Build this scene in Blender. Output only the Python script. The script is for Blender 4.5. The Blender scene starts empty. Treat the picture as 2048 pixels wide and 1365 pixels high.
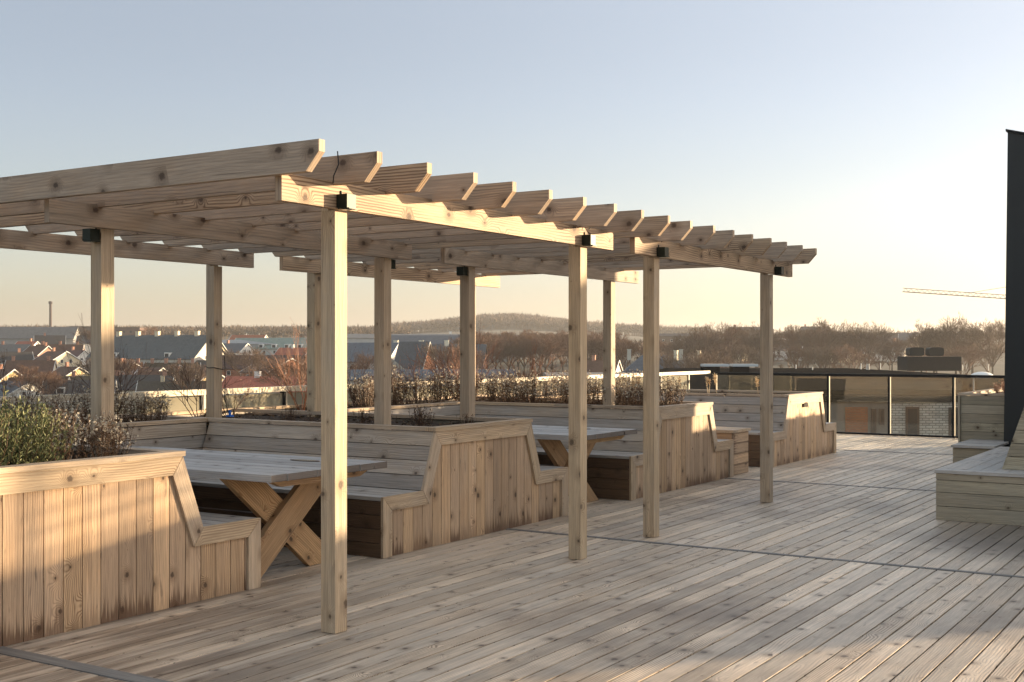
import bpy, math, random
from mathutils import Vector, Matrix
R = math.radians
# ------------------------------------------------------------------ camera, sky, sun, exposure
scene = bpy.context.scene
COL = scene.collection
CX, HZ, FPX, CAMH, YAW = 1024.0, 700.0, 2426.0, 1.55, R(32.2)
FW = Vector((-math.sin(YAW), math.cos(YAW), 0)); RT = Vector((math.cos(YAW), math.sin(YAW), 0))
cam_d = bpy.data.cameras.new('camera'); cam = bpy.data.objects.new('camera', cam_d); COL.objects.link(cam)
cam.location = (0, 0, CAMH); cam.rotation_euler = (R(90), 0, YAW)
cam_d.sensor_width = 36; cam_d.lens = 36 * FPX / 2048; cam_d.shift_y = 17.5 / 2048
cam_d.clip_start = 0.1; cam_d.clip_end = 12000
scene.camera = cam
SUN_AZ, SUN_EL = R(53), R(6)
world = bpy.data.worlds.new('World'); scene.world = world; world.use_nodes = True
wn = world.node_tree; bg = wn.nodes['Background']
sky = wn.nodes.new('ShaderNodeTexSky'); sky.sky_type = 'NISHITA'; sky.sun_disc = False
sky.sun_elevation = R(8); sky.sun_rotation = R(90) - SUN_AZ
sky.air_density = 1.0; sky.dust_density = 1.2; sky.ozone_density = 1.6; sky.altitude = 20
hs = wn.nodes.new('ShaderNodeHueSaturation'); hs.inputs['Saturation'].default_value = .67; wn.links.new(sky.outputs[0], hs.inputs['Color'])
# sky brightened and warmed overhead, out of view, added to fill the shade
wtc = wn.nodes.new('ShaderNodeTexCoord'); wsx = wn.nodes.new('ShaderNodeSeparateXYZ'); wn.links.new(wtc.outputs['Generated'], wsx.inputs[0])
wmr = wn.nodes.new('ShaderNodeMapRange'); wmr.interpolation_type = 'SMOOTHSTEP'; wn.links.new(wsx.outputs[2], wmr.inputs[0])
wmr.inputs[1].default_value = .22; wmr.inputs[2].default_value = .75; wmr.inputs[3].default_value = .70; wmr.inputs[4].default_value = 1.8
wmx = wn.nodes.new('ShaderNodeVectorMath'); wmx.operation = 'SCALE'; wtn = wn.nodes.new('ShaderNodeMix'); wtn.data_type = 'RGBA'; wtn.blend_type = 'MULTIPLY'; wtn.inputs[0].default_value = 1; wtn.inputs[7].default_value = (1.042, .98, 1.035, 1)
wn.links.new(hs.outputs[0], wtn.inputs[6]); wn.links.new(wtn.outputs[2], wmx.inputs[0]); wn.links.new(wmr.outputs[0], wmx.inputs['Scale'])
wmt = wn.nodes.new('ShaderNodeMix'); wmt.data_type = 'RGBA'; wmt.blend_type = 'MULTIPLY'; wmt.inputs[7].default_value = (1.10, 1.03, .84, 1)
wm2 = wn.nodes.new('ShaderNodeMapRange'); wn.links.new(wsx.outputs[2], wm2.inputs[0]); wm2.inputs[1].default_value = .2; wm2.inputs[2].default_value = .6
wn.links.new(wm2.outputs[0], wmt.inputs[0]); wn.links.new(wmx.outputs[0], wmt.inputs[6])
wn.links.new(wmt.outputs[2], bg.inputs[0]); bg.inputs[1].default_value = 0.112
sd = bpy.data.lights.new('sun', 'SUN'); sd.energy = 5.0; sd.angle = R(0.8); sd.color = (1.0, 0.76, 0.48)
so = bpy.data.objects.new('sun', sd); COL.objects.link(so)
sdir = Vector((math.cos(SUN_AZ) * math.cos(SUN_EL), math.sin(SUN_AZ) * math.cos(SUN_EL), math.sin(SUN_EL)))
so.rotation_euler = sdir.to_track_quat('Z', 'Y').to_euler()
scene.view_settings.view_transform = 'Standard'; scene.view_settings.look = 'None'
scene.view_settings.exposure = 1.72; scene.view_settings.gamma = 1
rnd = random.Random(7)

def at(u, D, z=0.0):
    p = FW * D + RT * (D * (u - CX) / FPX)
    return Vector((p.x, p.y, z))

# ------------------------------------------------------------------ object helpers
def tag(o, label=None, cat=None, group=None, kind=None):
    if label: o['label'] = label
    if cat: o['category'] = cat
    if group: o['group'] = group
    if kind: o['kind'] = kind
    return o
def thing(name, label, cat, loc=(0, 0, 0), rz=0, group=None):
    o = bpy.data.objects.new(name, None); COL.objects.link(o)
    o.location = loc; o.rotation_euler = (0, 0, rz); o.empty_display_size = 0.2
    return tag(o, label, cat, group)
def copy_tree(src, parent=None):
    c = src.copy(); COL.objects.link(c); c.parent = parent
    for ch in src.children: copy_tree(ch, c)
    return c

class MB:
    """mesh builder: boxes, bars and prisms with board-wise wood UVs"""
    def __init__(s): s.v = []; s.f = []; s.uv = []; s.r = []
    def face(s, pts, uvs, rr):
        i = len(s.v); s.v += [tuple(p) for p in pts]; s.f.append(tuple(range(i, i + len(pts))))
        s.uv += uvs; s.r += [rr] * len(pts)
    def bar(s, o, L, W, T, rr=None):
        """o = corner, L = length vector (grain), W, T = width and thickness vectors"""
        o, L, W, T = Vector(o), Vector(L), Vector(W), Vector(T)
        if L.cross(W).dot(T) < 0: W, T = T, W
        l, w, t = L.length, W.length, T.length
        if rr is None: rr = (rnd.random(), rnd.random())
        q = lambda a, b, c: o + L * a + W * b + T * c
        s.face([q(0,0,1), q(1,0,1), q(1,1,1), q(0,1,1)], [(0,0),(l,0),(l,w),(0,w)], rr)
        s.face([q(0,0,0), q(0,1,0), q(1,1,0), q(1,0,0)], [(0,0),(0,w),(l,w),(l,0)], rr)
        s.face([q(0,0,0), q(1,0,0), q(1,0,1), q(0,0,1)], [(0,w+.3),(l,w+.3),(l,w+.3+t),(0,w+.3+t)], rr)
        s.face([q(0,1,0), q(0,1,1), q(1,1,1), q(1,1,0)], [(0,w+.9),(0,w+.9+t),(l,w+.9+t),(l,w+.9)], rr)
        s.face([q(0,0,0), q(0,0,1), q(0,1,1), q(0,1,0)], [(-9,0),(-9,t),(-9-w*.3,t),(-9-w*.3,0)], rr)
        s.face([q(1,0,0), q(1,1,0), q(1,1,1), q(1,0,1)], [(-8,0),(-8-w*.3,0),(-8-w*.3,t),(-8,t)], rr)
        return s
    def box(s, a, b, axis='x', rr=None):
        a, b = Vector(a), Vector(b); d = b - a
        X, Y, Z = Vector((d.x,0,0)), Vector((0,d.y,0)), Vector((0,0,d.z))
        if axis == 'x': return s.bar(a, X, Y, Z, rr) if d.y > d.z else s.bar(a, X, Z, Y, rr)
        if axis == 'y': return s.bar(a, Y, X, Z, rr) if d.x > d.z else s.bar(a, Y, Z, X, rr)
        return s.bar(a, Z, Y, X, rr) if d.y > d.x else s.bar(a, Z, X, Y, rr)
    def prism(s, poly, ext, grain=None, rr=None):
        """poly: planar ccw/cw 3D loop; ext: extrusion vector; grain: direction of the wood grain"""
        P = [Vector(p) for p in poly]; E = Vector(ext)
        n = Vector((0,0,0))
        for i in range(len(P)): n += (P[i] - P[0]).cross(P[(i+1) % len(P)] - P[0])
        if n.dot(E) < 0: P.reverse(); n = -n
        n.normalize(); g = Vector(grain).normalized() if grain else (P[1]-P[0]).normalized(); h = n.cross(g)
        if rr is None: rr = (rnd.random(), rnd.random())
        uv = [((p-P[0]).dot(g), (p-P[0]).dot(h)) for p in P]
        s.face([p + E for p in P], uv, rr)
        s.face(list(reversed(P)), list(reversed(uv)), rr)
        e = E.length
        for i in range(len(P)):
            a, b = P[i], P[(i+1) % len(P)]
            dd = (b-a); ua, ub = (a-P[0]).dot(g), (b-P[0]).dot(g)
            if abs(dd.dot(g)) > .5*dd.length: u4 = [(ua,.4),(ub,.4),(ub,.4+e),(ua,.4+e)]
            else: u4 = [(-9,0),(-9-dd.length*.3,0),(-9-dd.length*.3,e),(-9,e)]
            s.face([a, b, b+E, a+E], u4, rr)
        return s
    def tube(s, pts, rads, n=5, rr=(0.5, 0.5), cap=True):
        pts = [Vector(p) for p in pts]; rings = []
        for i, p in enumerate(pts):
            d = (pts[min(i+1, len(pts)-1)] - pts[max(i-1, 0)])
            if d.length < 1e-9: d = Vector((0,0,1))
            d.normalize(); a = d.orthogonal().normalized(); b = d.cross(a)
            rings.append([p + (a*math.cos(2*math.pi*k/n) + b*math.sin(2*math.pi*k/n)) * rads[i] for k in range(n)])
        base = len(s.v)
        for r_ in rings: s.v += [tuple(q) for q in r_]
        for i in range(len(rings)-1):
            for k in range(n):
                k2 = (k+1) % n
                s.f.append((base+i*n+k, base+i*n+k2, base+(i+1)*n+k2, base+(i+1)*n+k))
                s.uv += [(i*.1, k*.1), (i*.1, k*.1+.1), (i*.1+.1, k*.1+.1), (i*.1+.1, k*.1)]; s.r += [rr]*4
        if cap:
            for ring, off in ((list(range(n))[::-1], 0), (list(range(n)), (len(rings)-1)*n)):
                s.f.append(tuple(base+off+k for k in ring)); s.uv += [(0,0)]*n; s.r += [rr]*n
        return s
    def tri(s, a, b, c, rr=(.5,.5)):
        i = len(s.v); s.v += [tuple(a), tuple(b), tuple(c)]; s.f.append((i, i+1, i+2)); s.uv += [(0,0),(1,0),(.5,1)]; s.r += [rr]*3
    def build(s, name, mat, parent=None, smooth=False):
        me = bpy.data.meshes.new(name); me.from_pydata(s.v, [], s.f)
        u = me.uv_layers.new(name='UVMap'); r = me.uv_layers.new(name='rnd')
        u.data.foreach_set('uv', [c for t in s.uv for c in t]); r.data.foreach_set('uv', [c for t in s.r for c in t])
        me.materials.append(mat)
        if smooth: me.polygons.foreach_set('use_smooth', [True]*len(me.polygons))
        me.update()
        o = bpy.data.objects.new(name, me); COL.objects.link(o)
        if parent: o.parent = parent
        return o

# ------------------------------------------------------------------ materials
class NT:
    def __init__(s, name):
        s.m = bpy.data.materials.new(name); s.m.use_nodes = True; s.t = s.m.node_tree; s.b = s.t.nodes['Principled BSDF']
    def n(s, k, **kw):
        x = s.t.nodes.new(k)
        for a, v in kw.items(): setattr(x, a, v)
        return x
    def l(s, a, b): s.t.links.new(a, b)
    def val(s, inp, v):
        if hasattr(v, 'is_output') or isinstance(v, bpy.types.NodeSocket): s.l(v, inp)
        else: inp.default_value = v
    def math(s, op, a, b=0.0, c=0.0):
        x = s.n('ShaderNodeMath', operation=op); s.val(x.inputs[0], a); s.val(x.inputs[1], b)
        if op in ('MULTIPLY_ADD', 'SMOOTH_MIN', 'WRAP'): s.val(x.inputs[2], c)
        return x.outputs[0]
    def ss(s, x, lo, hi, a=0.0, b=1.0):
        m = s.n('ShaderNodeMapRange', interpolation_type='SMOOTHSTEP')
        s.val(m.inputs[0], x); m.inputs[1].default_value = lo; m.inputs[2].default_value = hi; m.inputs[3].default_value = a; m.inputs[4].default_value = b
        return m.outputs[0]
    def mix(s, f, a, b, bt='MIX'):
        m = s.n('ShaderNodeMix', data_type='RGBA', blend_type=bt)
        s.val(m.inputs[0], f)
        for i, v in ((6, a), (7, b)):
            if isinstance(v, tuple): m.inputs[i].default_value = (*v, 1) if len(v) == 3 else v
            else: s.l(v, m.inputs[i])
        return m.outputs[2]
    def xyz(s, x, y, z=0.0):
        c = s.n('ShaderNodeCombineXYZ'); s.val(c.inputs[0], x); s.val(c.inputs[1], y); s.val(c.inputs[2], z); return c.outputs[0]
    def noise(s, vec, scale, detail=3.0, rough=.55, dist=0.0):
        x = s.n('ShaderNodeTexNoise'); s.l(vec, x.inputs['Vector']); x.inputs['Scale'].default_value = scale
        x.inputs['Detail'].default_value = detail; x.inputs['Roughness'].default_value = rough; x.inputs['Distortion'].default_value = dist
        return x.outputs[0]

def wood(name, light, dark, grey, greymix=.5, rings=1.0, knots=1.0, drip=0.0, screws=0.0, ring_f=420.0, rough=.72, vary=.35, wear=0.0, edge=0.0, ends=0.0, koff=-.125):
    N = NT(name)
    uv = N.n('ShaderNodeUVMap', uv_map='UVMap'); rn = N.n('ShaderNodeUVMap', uv_map='rnd')
    s1 = N.n('ShaderNodeSeparateXYZ'); N.l(uv.outputs[0], s1.inputs[0]); u, v = s1.outputs[0], s1.outputs[1]
    s2 = N.n('ShaderNodeSeparateXYZ'); N.l(rn.outputs[0], s2.inputs[0]); r1, r2 = s2.outputs[0], s2.outputs[1]
    uo = N.math('MULTIPLY_ADD', r1, 37.0, u); vo = N.math('MULTIPLY_ADD', r2, 23.0, v)
    # knots
    kv = N.xyz(uo, N.math('MULTIPLY', vo, 1.25))
    vor = N.n('ShaderNodeTexVoronoi', voronoi_dimensions='2D'); N.l(kv, vor.inputs['Vector']); vor.inputs['Scale'].default_value = 4.6; vor.inputs['Randomness'].default_value = 1.0
    kd = vor.outputs['Distance']
    sc = N.n('ShaderNodeSeparateColor'); N.l(vor.outputs['Color'], sc.inputs[0]); kr = sc.outputs[0]
    ksize = N.math('MAXIMUM', N.math('MULTIPLY_ADD', kr, .25, koff), .004)
    kq = N.math('DIVIDE', kd, ksize)
    kq = N.math('ADD', kq, N.math('MULTIPLY_ADD', N.noise(N.xyz(uo, vo), 55.0, 2), .8, -.4))
    knot = N.math('MULTIPLY', N.ss(kq, .45, 1.1, 1, 0), knots)
    halo = N.math('MULTIPLY', N.ss(kq, .8, 3.4, 1, 0), knots)
    # rings
    w1 = N.noise(N.xyz(N.math('MULTIPLY', uo, .55), N.math('MULTIPLY', vo, 2.2), r1), 1.0, 2)
    w2 = N.noise(N.xyz(N.math('MULTIPLY', uo, 6.0), N.math('MULTIPLY', vo, 14.0), r1), 1.0, 2)
    warp = N.math('ADD', N.math('MULTIPLY', w1, .16), N.math('MULTIPLY', w2, .007))
    kbend = N.math('MULTIPLY', N.math('MULTIPLY', N.ss(kd, 0, .38, 1, 0), N.ss(kr, .3, .9, 0, 1)), .085 * knots)
    ph = N.math('MULTIPLY', N.math('ADD', N.math('ADD', vo, warp), kbend), ring_f)
    ring = N.math('MULTIPLY_ADD', N.math('SINE', ph), .5, .5)
    ring = N.math('POWER', ring, 2.2)
    figure = N.ss(N.noise(N.xyz(N.math('MULTIPLY', uo, .8), N.math('MULTIPLY', vo, 5.0)), 1.0, 2), .35, .62)
    fine = N.noise(N.xyz(N.math('MULTIPLY', uo, 7.0), N.math('MULTIPLY', vo, 260.0)), 1.0, 3, .65)
    streak = N.noise(N.xyz(N.math('MULTIPLY', uo, 1.6), N.math('MULTIPLY', vo, 38.0)), 1.0, 3, .6)
    blot = N.noise(N.xyz(N.math('MULTIPLY', uo, 2.2), N.math('MULTIPLY', vo, 5.0)), 1.0, 4, .6)
    col = N.mix(N.math('MULTIPLY', ring, N.math('MULTIPLY_ADD', figure, .75*rings, .2*rings)), light, dark)
    gm = N.math('MULTIPLY', N.ss(N.math('ADD', N.math('MULTIPLY', blot, .75), N.math('MULTIPLY', r2, .6)), .38, .95), greymix*1.25)
    col = N.mix(gm, col, grey)
    fk = N.math('MULTIPLY_ADD', fine, .9, .55); sk = N.math('MULTIPLY_ADD', streak, 1.0, .5)
    col = N.mix(1.0, col, N.xyz(fk, fk, fk), 'MULTIPLY'); col = N.mix(1.0, col, N.xyz(sk, sk, sk), 'MULTIPLY')
    bv = N.math('MULTIPLY_ADD', r1, vary, 1.0 - vary*.5)
    bw = N.math('MULTIPLY_ADD', r2, -.10, 1.05)
    col = N.mix(1.0, col, N.xyz(bv, N.math('MULTIPLY', bv, bw), N.math('MULTIPLY', bv, N.math('MULTIPLY', bw, bw))), 'MULTIPLY')
    col = N.mix(N.math('MULTIPLY', halo, .45), col, tuple(c*.55 for c in dark))
    col = N.mix(N.math('MULTIPLY', knot, .85), col, (.055, .032, .02))
    ck = N.noise(N.xyz(N.math('MULTIPLY', uo, 1.3), N.math('MULTIPLY', vo, 62.0), r2), 1.0, 2, .6)
    col = N.mix(N.ss(ck, .70, .76, 0, .6), col, (.05, .035, .025))
    if screws:
        du = N.math('SUBTRACT', N.math('FRACT', N.math('DIVIDE', N.math('ADD', u, .05), screws)), .5)
        du = N.math('MULTIPLY', N.math('ABSOLUTE', du), screws)
        dv = N.math('ABSOLUTE', N.math('SUBTRACT', N.math('ABSOLUTE', N.math('SUBTRACT', v, .058)), .034))
        dd = N.math('SQRT', N.math('ADD', N.math('MULTIPLY', du, du), N.math('MULTIPLY', N.math('MULTIPLY', dv, dv), 1.6)))
        col = N.mix(N.ss(dd, .004, .010, .85, 0), col, (.03, .022, .018))
        sm = N.ss(N.noise(N.xyz(N.math('MULTIPLY', uo, 5.0), N.math('MULTIPLY', vo, 30.0)), 1.0, 3), .62, .74)
        col = N.mix(N.math('MULTIPLY', sm, .5), col, (.07, .055, .045))
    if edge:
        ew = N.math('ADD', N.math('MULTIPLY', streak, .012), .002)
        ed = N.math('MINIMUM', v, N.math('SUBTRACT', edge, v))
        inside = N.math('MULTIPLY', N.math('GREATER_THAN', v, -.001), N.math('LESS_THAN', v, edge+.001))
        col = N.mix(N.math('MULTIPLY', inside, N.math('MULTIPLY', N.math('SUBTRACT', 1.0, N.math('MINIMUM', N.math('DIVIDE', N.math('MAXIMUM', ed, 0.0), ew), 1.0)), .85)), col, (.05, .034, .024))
    if ends: col = N.mix(N.math('MULTIPLY', N.math('LESS_THAN', u, -5.0), ends), col, (.07, .05, .038))
    if drip:
        dn = N.noise(N.xyz(N.math('MULTIPLY', uo, .5), N.math('MULTIPLY', vo, 60.0)), 1.0, 3, .7)
        d = N.math('MULTIPLY', N.ss(N.math('DIVIDE', u, N.math('MAXIMUM', N.math('MULTIPLY', N.math('SUBTRACT', dn, .33), .75), .001)), .3, 1.0, 1, 0), N.math('MULTIPLY', N.ss(r2, .25, .8, .25, 1), drip))
        col = N.mix(N.math('MULTIPLY', d, .75), col, (.075, .03, .012))
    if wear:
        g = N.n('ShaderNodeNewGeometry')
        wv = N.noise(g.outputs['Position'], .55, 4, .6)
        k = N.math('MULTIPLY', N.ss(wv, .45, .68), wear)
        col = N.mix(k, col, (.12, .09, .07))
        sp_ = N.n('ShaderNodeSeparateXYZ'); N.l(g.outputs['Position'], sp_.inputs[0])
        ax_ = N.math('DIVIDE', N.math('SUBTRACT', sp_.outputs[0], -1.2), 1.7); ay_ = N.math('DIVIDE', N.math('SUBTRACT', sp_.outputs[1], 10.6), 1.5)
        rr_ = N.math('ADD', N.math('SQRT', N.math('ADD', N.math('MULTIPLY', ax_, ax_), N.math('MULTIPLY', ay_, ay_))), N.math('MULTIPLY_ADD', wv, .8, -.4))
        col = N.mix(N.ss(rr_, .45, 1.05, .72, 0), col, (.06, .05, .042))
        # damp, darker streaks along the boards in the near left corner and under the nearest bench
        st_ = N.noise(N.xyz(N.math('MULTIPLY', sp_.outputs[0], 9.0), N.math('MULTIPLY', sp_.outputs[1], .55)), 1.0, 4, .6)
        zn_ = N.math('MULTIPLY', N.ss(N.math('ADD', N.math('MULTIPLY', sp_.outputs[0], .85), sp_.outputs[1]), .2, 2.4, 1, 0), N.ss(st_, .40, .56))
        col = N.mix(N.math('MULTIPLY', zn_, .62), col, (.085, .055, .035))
    N.l(col, N.b.inputs['Base Color']); N.b.inputs['Roughness'].default_value = rough
    N.b.inputs['Specular IOR Level'].default_value = .35
    bp = N.n('ShaderNodeBump'); bp.inputs['Strength'].default_value = .35; bp.inputs['Distance'].default_value = .004
    N.l(N.math('ADD', N.math('MULTIPLY', fine, .6), N.math('MULTIPLY', ring, -.4)), bp.inputs['Height']); N.l(bp.outputs[0], N.b.inputs['Normal'])
    return N.m

def plain(name, c, rough=.7, metal=0.0, var=.15, scale=8.0, emis=None, spec=.2):
    N = NT(name)
    tc = N.n('ShaderNodeTexCoord')
    x = N.noise(tc.outputs['Object'], scale, 4, .6)
    k = N.math('MULTIPLY_ADD', x, var*2, 1-var)
    N.l(N.mix(1.0, c, N.xyz(k, k, k), 'MULTIPLY'), N.b.inputs['Base Color'])
    N.b.inputs['Roughness'].default_value = rough; N.b.inputs['Metallic'].default_value = metal; N.b.inputs['Specular IOR Level'].default_value = spec
    if emis: N.b.inputs['Emission Color'].default_value = (*emis[0], 1); N.b.inputs['Emission Strength'].default_value = emis[1]
    return N.m
def leafy(name, a, b, rough=.6, trans=0.0):
    N = NT(name)
    rn = N.n('ShaderNodeUVMap', uv_map='rnd'); s2 = N.n('ShaderNodeSeparateXYZ'); N.l(rn.outputs[0], s2.inputs[0])
    N.l(N.mix(s2.outputs[0], a, b), N.b.inputs['Base Color']); N.b.inputs['Roughness'].default_value = rough
    N.b.inputs['Specular IOR Level'].default_value = .25
    return N.m
def glassy(name, tint, clear, gloss=.12, dirt=(.5, .45, .35)):
    """thin pane: transparent + a dusty diffuse/translucent film + mirror reflection"""
    N = NT(name); t = N.t; out = [x for x in t.nodes if x.type == 'OUTPUT_MATERIAL'][0]
    tr = N.n('ShaderNodeBsdfTransparent'); tr.inputs[0].default_value = (*tint, 1)
    di = N.n('ShaderNodeBsdfDiffuse'); di.inputs[0].default_value = (*dirt, 1)
    tl = N.n('ShaderNodeBsdfTranslucent'); tl.inputs[0].default_value = (*dirt, 1)
    gl = N.n('ShaderNodeBsdfGlossy'); gl.inputs['Roughness'].default_value = .02; gl.inputs[0].default_value = (.9, .9, .9, 1)
    m0 = N.n('ShaderNodeMixShader'); m0.inputs[0].default_value = .5; N.l(di.outputs[0], m0.inputs[1]); N.l(tl.outputs[0], m0.inputs[2])
    tc = N.n('ShaderNodeTexCoord'); nz = N.noise(tc.outputs['Object'], 1.3, 4, .6)
    f = N.ss(nz, .3, .75, max(0, (1-clear)*.75), min(1, (1-clear)*1.3))
    m1 = N.n('ShaderNodeMixShader'); N.l(f, m1.inputs[0]); N.l(tr.outputs[0], m1.inputs[1]); N.l(m0.outputs[0], m1.inputs[2])
    fr = N.n('ShaderNodeFresnel'); fr.inputs[0].default_value = 1.45
    m2 = N.n('ShaderNodeMixShader'); N.l(N.math('MULTIPLY_ADD', fr.outputs[0], .8, gloss*.3), m2.inputs[0]); N.l(m1.outputs[0], m2.inputs[1]); N.l(gl.outputs[0], m2.inputs[2])
    N.l(m2.outputs[0], out.inputs['Surface'])
    return N.m
def tiled(name, a, b, sx, sy, mortar=(.3,.3,.28), msize=.02, rough=.8):
    N = NT(name); uv = N.n('ShaderNodeUVMap', uv_map='UVMap')
    br = N.n('ShaderNodeTexBrick'); N.l(uv.outputs[0], br.inputs['Vector'])
    br.inputs['Color1'].default_value = (*a,1); br.inputs['Color2'].default_value = (*b,1); br.inputs['Mortar'].default_value = (*mortar,1)
    br.inputs['Scale'].default_value = 1.0; br.inputs['Brick Width'].default_value = sx; br.inputs['Row Height'].default_value = sy
    br.inputs['Mortar Size'].default_value = msize*sy; br.inputs['Mortar Smooth'].default_value = .1
    tc = N.n('ShaderNodeTexCoord'); x = N.noise(tc.outputs['Object'], .7, 4, .6); k = N.math('MULTIPLY_ADD', x, .7, .65)
    N.l(N.mix(1.0, br.outputs[0], N.xyz(k,k,k), 'MULTIPLY'), N.b.inputs['Base Color']); N.b.inputs['Roughness'].default_value = rough; N.b.inputs['Specular IOR Level'].default_value = .2
    return N.m

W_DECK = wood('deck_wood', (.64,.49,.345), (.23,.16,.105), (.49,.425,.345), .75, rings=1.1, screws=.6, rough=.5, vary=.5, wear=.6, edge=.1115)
W_CLAD = wood('cladding_wood', (.55,.36,.205), (.26,.145,.07), (.40,.315,.235), .5, rings=1.0, knots=1.0, drip=1.0, vary=.45, edge=.1205, screws=.40)
W_TRIM = wood('trim_wood', (.50,.36,.225), (.27,.165,.09), (.37,.32,.26), .55, rings=1.0, vary=.25)
W_SEAT = wood('weathered_wood', (.42,.365,.31), (.26,.215,.17), (.37,.36,.345), .85, rings=.8, vary=.3, rough=.6, edge=.119)
W_BACK = wood('backrest_wood', (.41,.325,.24), (.23,.165,.11), (.32,.30,.275), .75, rings=.8, vary=.3)
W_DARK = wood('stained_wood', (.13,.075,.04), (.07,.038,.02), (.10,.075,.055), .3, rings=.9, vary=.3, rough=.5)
W_PERG = wood('pergola_wood', (.44,.30,.185), (.15,.085,.045), (.32,.265,.21), .7, rings=1.1, vary=.34, ring_f=330, koff=-.085)
W_POST = wood('post_wood', (.49,.36,.225), (.29,.19,.105), (.34,.295,.24), .55, rings=.9, koff=-.10, knots=.9, vary=.15, ring_f=420)
W_TOP = wood('tabletop_wood', (.38,.345,.31), (.23,.20,.175), (.36,.36,.355), .9, rings=.7, vary=.3, rough=.55, ends=.8, edge=.143)
W_LEG = wood('table_leg_wood', (.46,.28,.135), (.28,.14,.06), (.32,.24,.16), .35, rings=1.0, vary=.25)
W_GREEN = wood('pale_wood', (.36,.30,.205), (.21,.165,.10), (.28,.26,.21), .5, rings=.9, vary=.3)
W_DIV = wood('divider_wood', (.19,.175,.155), (.11,.10,.09), (.17,.165,.155), .9, rings=.6, knots=.4, vary=.2)
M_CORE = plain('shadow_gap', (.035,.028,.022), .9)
M_SOIL = plain('soil', (.045,.03,.02), .95, var=.5, scale=30)
M_BLACK = plain('black_metal', (.012,.013,.014), .45, .3, .2)
M_TOWER = plain('black_sheet', (.013,.016,.017), .5, 0.0, .5, 1.2, spec=.4)
M_LAMP = plain('dark_green_metal', (.018,.024,.02), .45, .4)
M_LENS = plain('lamp_lens', (.5,.5,.45), .2)
M_CREAM = plain('cream_rail', (.62,.54,.40), .5, var=.12)
M_GLASS = glassy('clear_glass', (.93,.95,.94), .992, gloss=.05)
M_FROST = glassy('dusty_glass', (.9,.9,.85), .45, dirt=(.62,.56,.42))
M_BLUE = plain('blue_ribbon', (.02,.12,.45), .6)

# ------------------------------------------------------------------ ground and terrain
PROF = [(-300,-16),(220,-16),(300,-13.5),(400,-9),(500,-4.5),(620,0),(750,3.5),(1000,11),(1400,18),(2000,26),(3000,30),(6000,20)]
def terr(D, lat):
    for (a, za), (b, zb) in zip(PROF, PROF[1:]):
        if D <= b:
            t = max(0, min(1, (D-a)/(b-a))); z = za + (zb-za)*t; break
    else: z = 20
    # wooded hill behind the middle of the view
    u = CX + FPX*lat/max(D, 1)
    if D > 900:
        k = math.exp(-((u-1010)/150)**2)*math.exp(-((D-2000)/500)**2)
        z += 20*k
    if u > 1200 and 500 < D: z -= min(1, (u-1200)/300)*min(1, (D-500)/400)*z*.35
    return z
def ground():
    Ds = [-300,-100,0,50,100,150,200,240,280,320,360,400,450,500,560,620,700,800,900,1000,1150,1300,1450,1600,1750,1900,2050,2200,2400,2700,3200,4000,5500]
    Ls = [-3200,-2200,-1500,-1100,-800,-650,-520,-420,-340,-280,-220,-170,-120,-80,-40,0,40,80,120,170,220,280,340,420,520,650,800,1100,1500,2200,3200]
    m = MB(); 
    for D in Ds:
        for L in Ls:
            p = FW*D + RT*L; m.v.append((p.x, p.y, terr(D, L)))
    n = len(Ls)
    for i in range(len(Ds)-1):
        for j in range(n-1):
            m.f.append((i*n+j, i*n+j+1, (i+1)*n+j+1, (i+1)*n+j)); m.uv += [(0,0)]*4; m.r += [(.5,.5)]*4
    N = NT('garden_ground'); tc = N.n('ShaderNodeTexCoord')
    a = N.noise(tc.outputs['Object'], .03, 4); b = N.noise(tc.outputs['Object'], .4, 4, .7)
    c = N.mix(N.ss(a, .4, .6), (.05,.05,.025), (.085,.065,.04)); c = N.mix(N.ss(b, .35, .7), c, (.03,.028,.018))
    N.l(c, N.b.inputs['Base Color']); N.b.inputs['Roughness'].default_value = .95
    tag(m.build('ground', N.m, smooth=True), kind='structure')
ground()

# ------------------------------------------------------------------ roof terrace: slab, deck boards, dividers
m = MB(); m.box((-9.6,-3.5,-16.5), (7.5,22.35,-.06), 'x')
tag(m.build('terrace_building', M_CORE), 'building carrying the timber roof terrace', 'building')
DIV = [(-3.4,-1.10), (-1.00,3.84), (3.94,8.82), (8.88,13.72), (13.78,18.55), (18.61,22.2)]
m = MB(); p = .1235
for (ya, yb) in DIV:
    x = -9.3
    while x < 6.5:
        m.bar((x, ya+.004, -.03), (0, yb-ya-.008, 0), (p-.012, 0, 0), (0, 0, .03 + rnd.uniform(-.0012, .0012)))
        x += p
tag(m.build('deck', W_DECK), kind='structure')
m = MB()
for y, w in ((-1.05,.05),(3.89,.05),(8.85,.028),(13.75,.028),(18.58,.028)):
    x = -9.3
    while x < 6.4: m.bar((x, y-w+.003, -.03), (3.59,0,0), (0,2*w-.006,0), (0,0,.034)); x += 3.6
tag(m.build('deck_divider', W_DIV), kind='structure')

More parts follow.
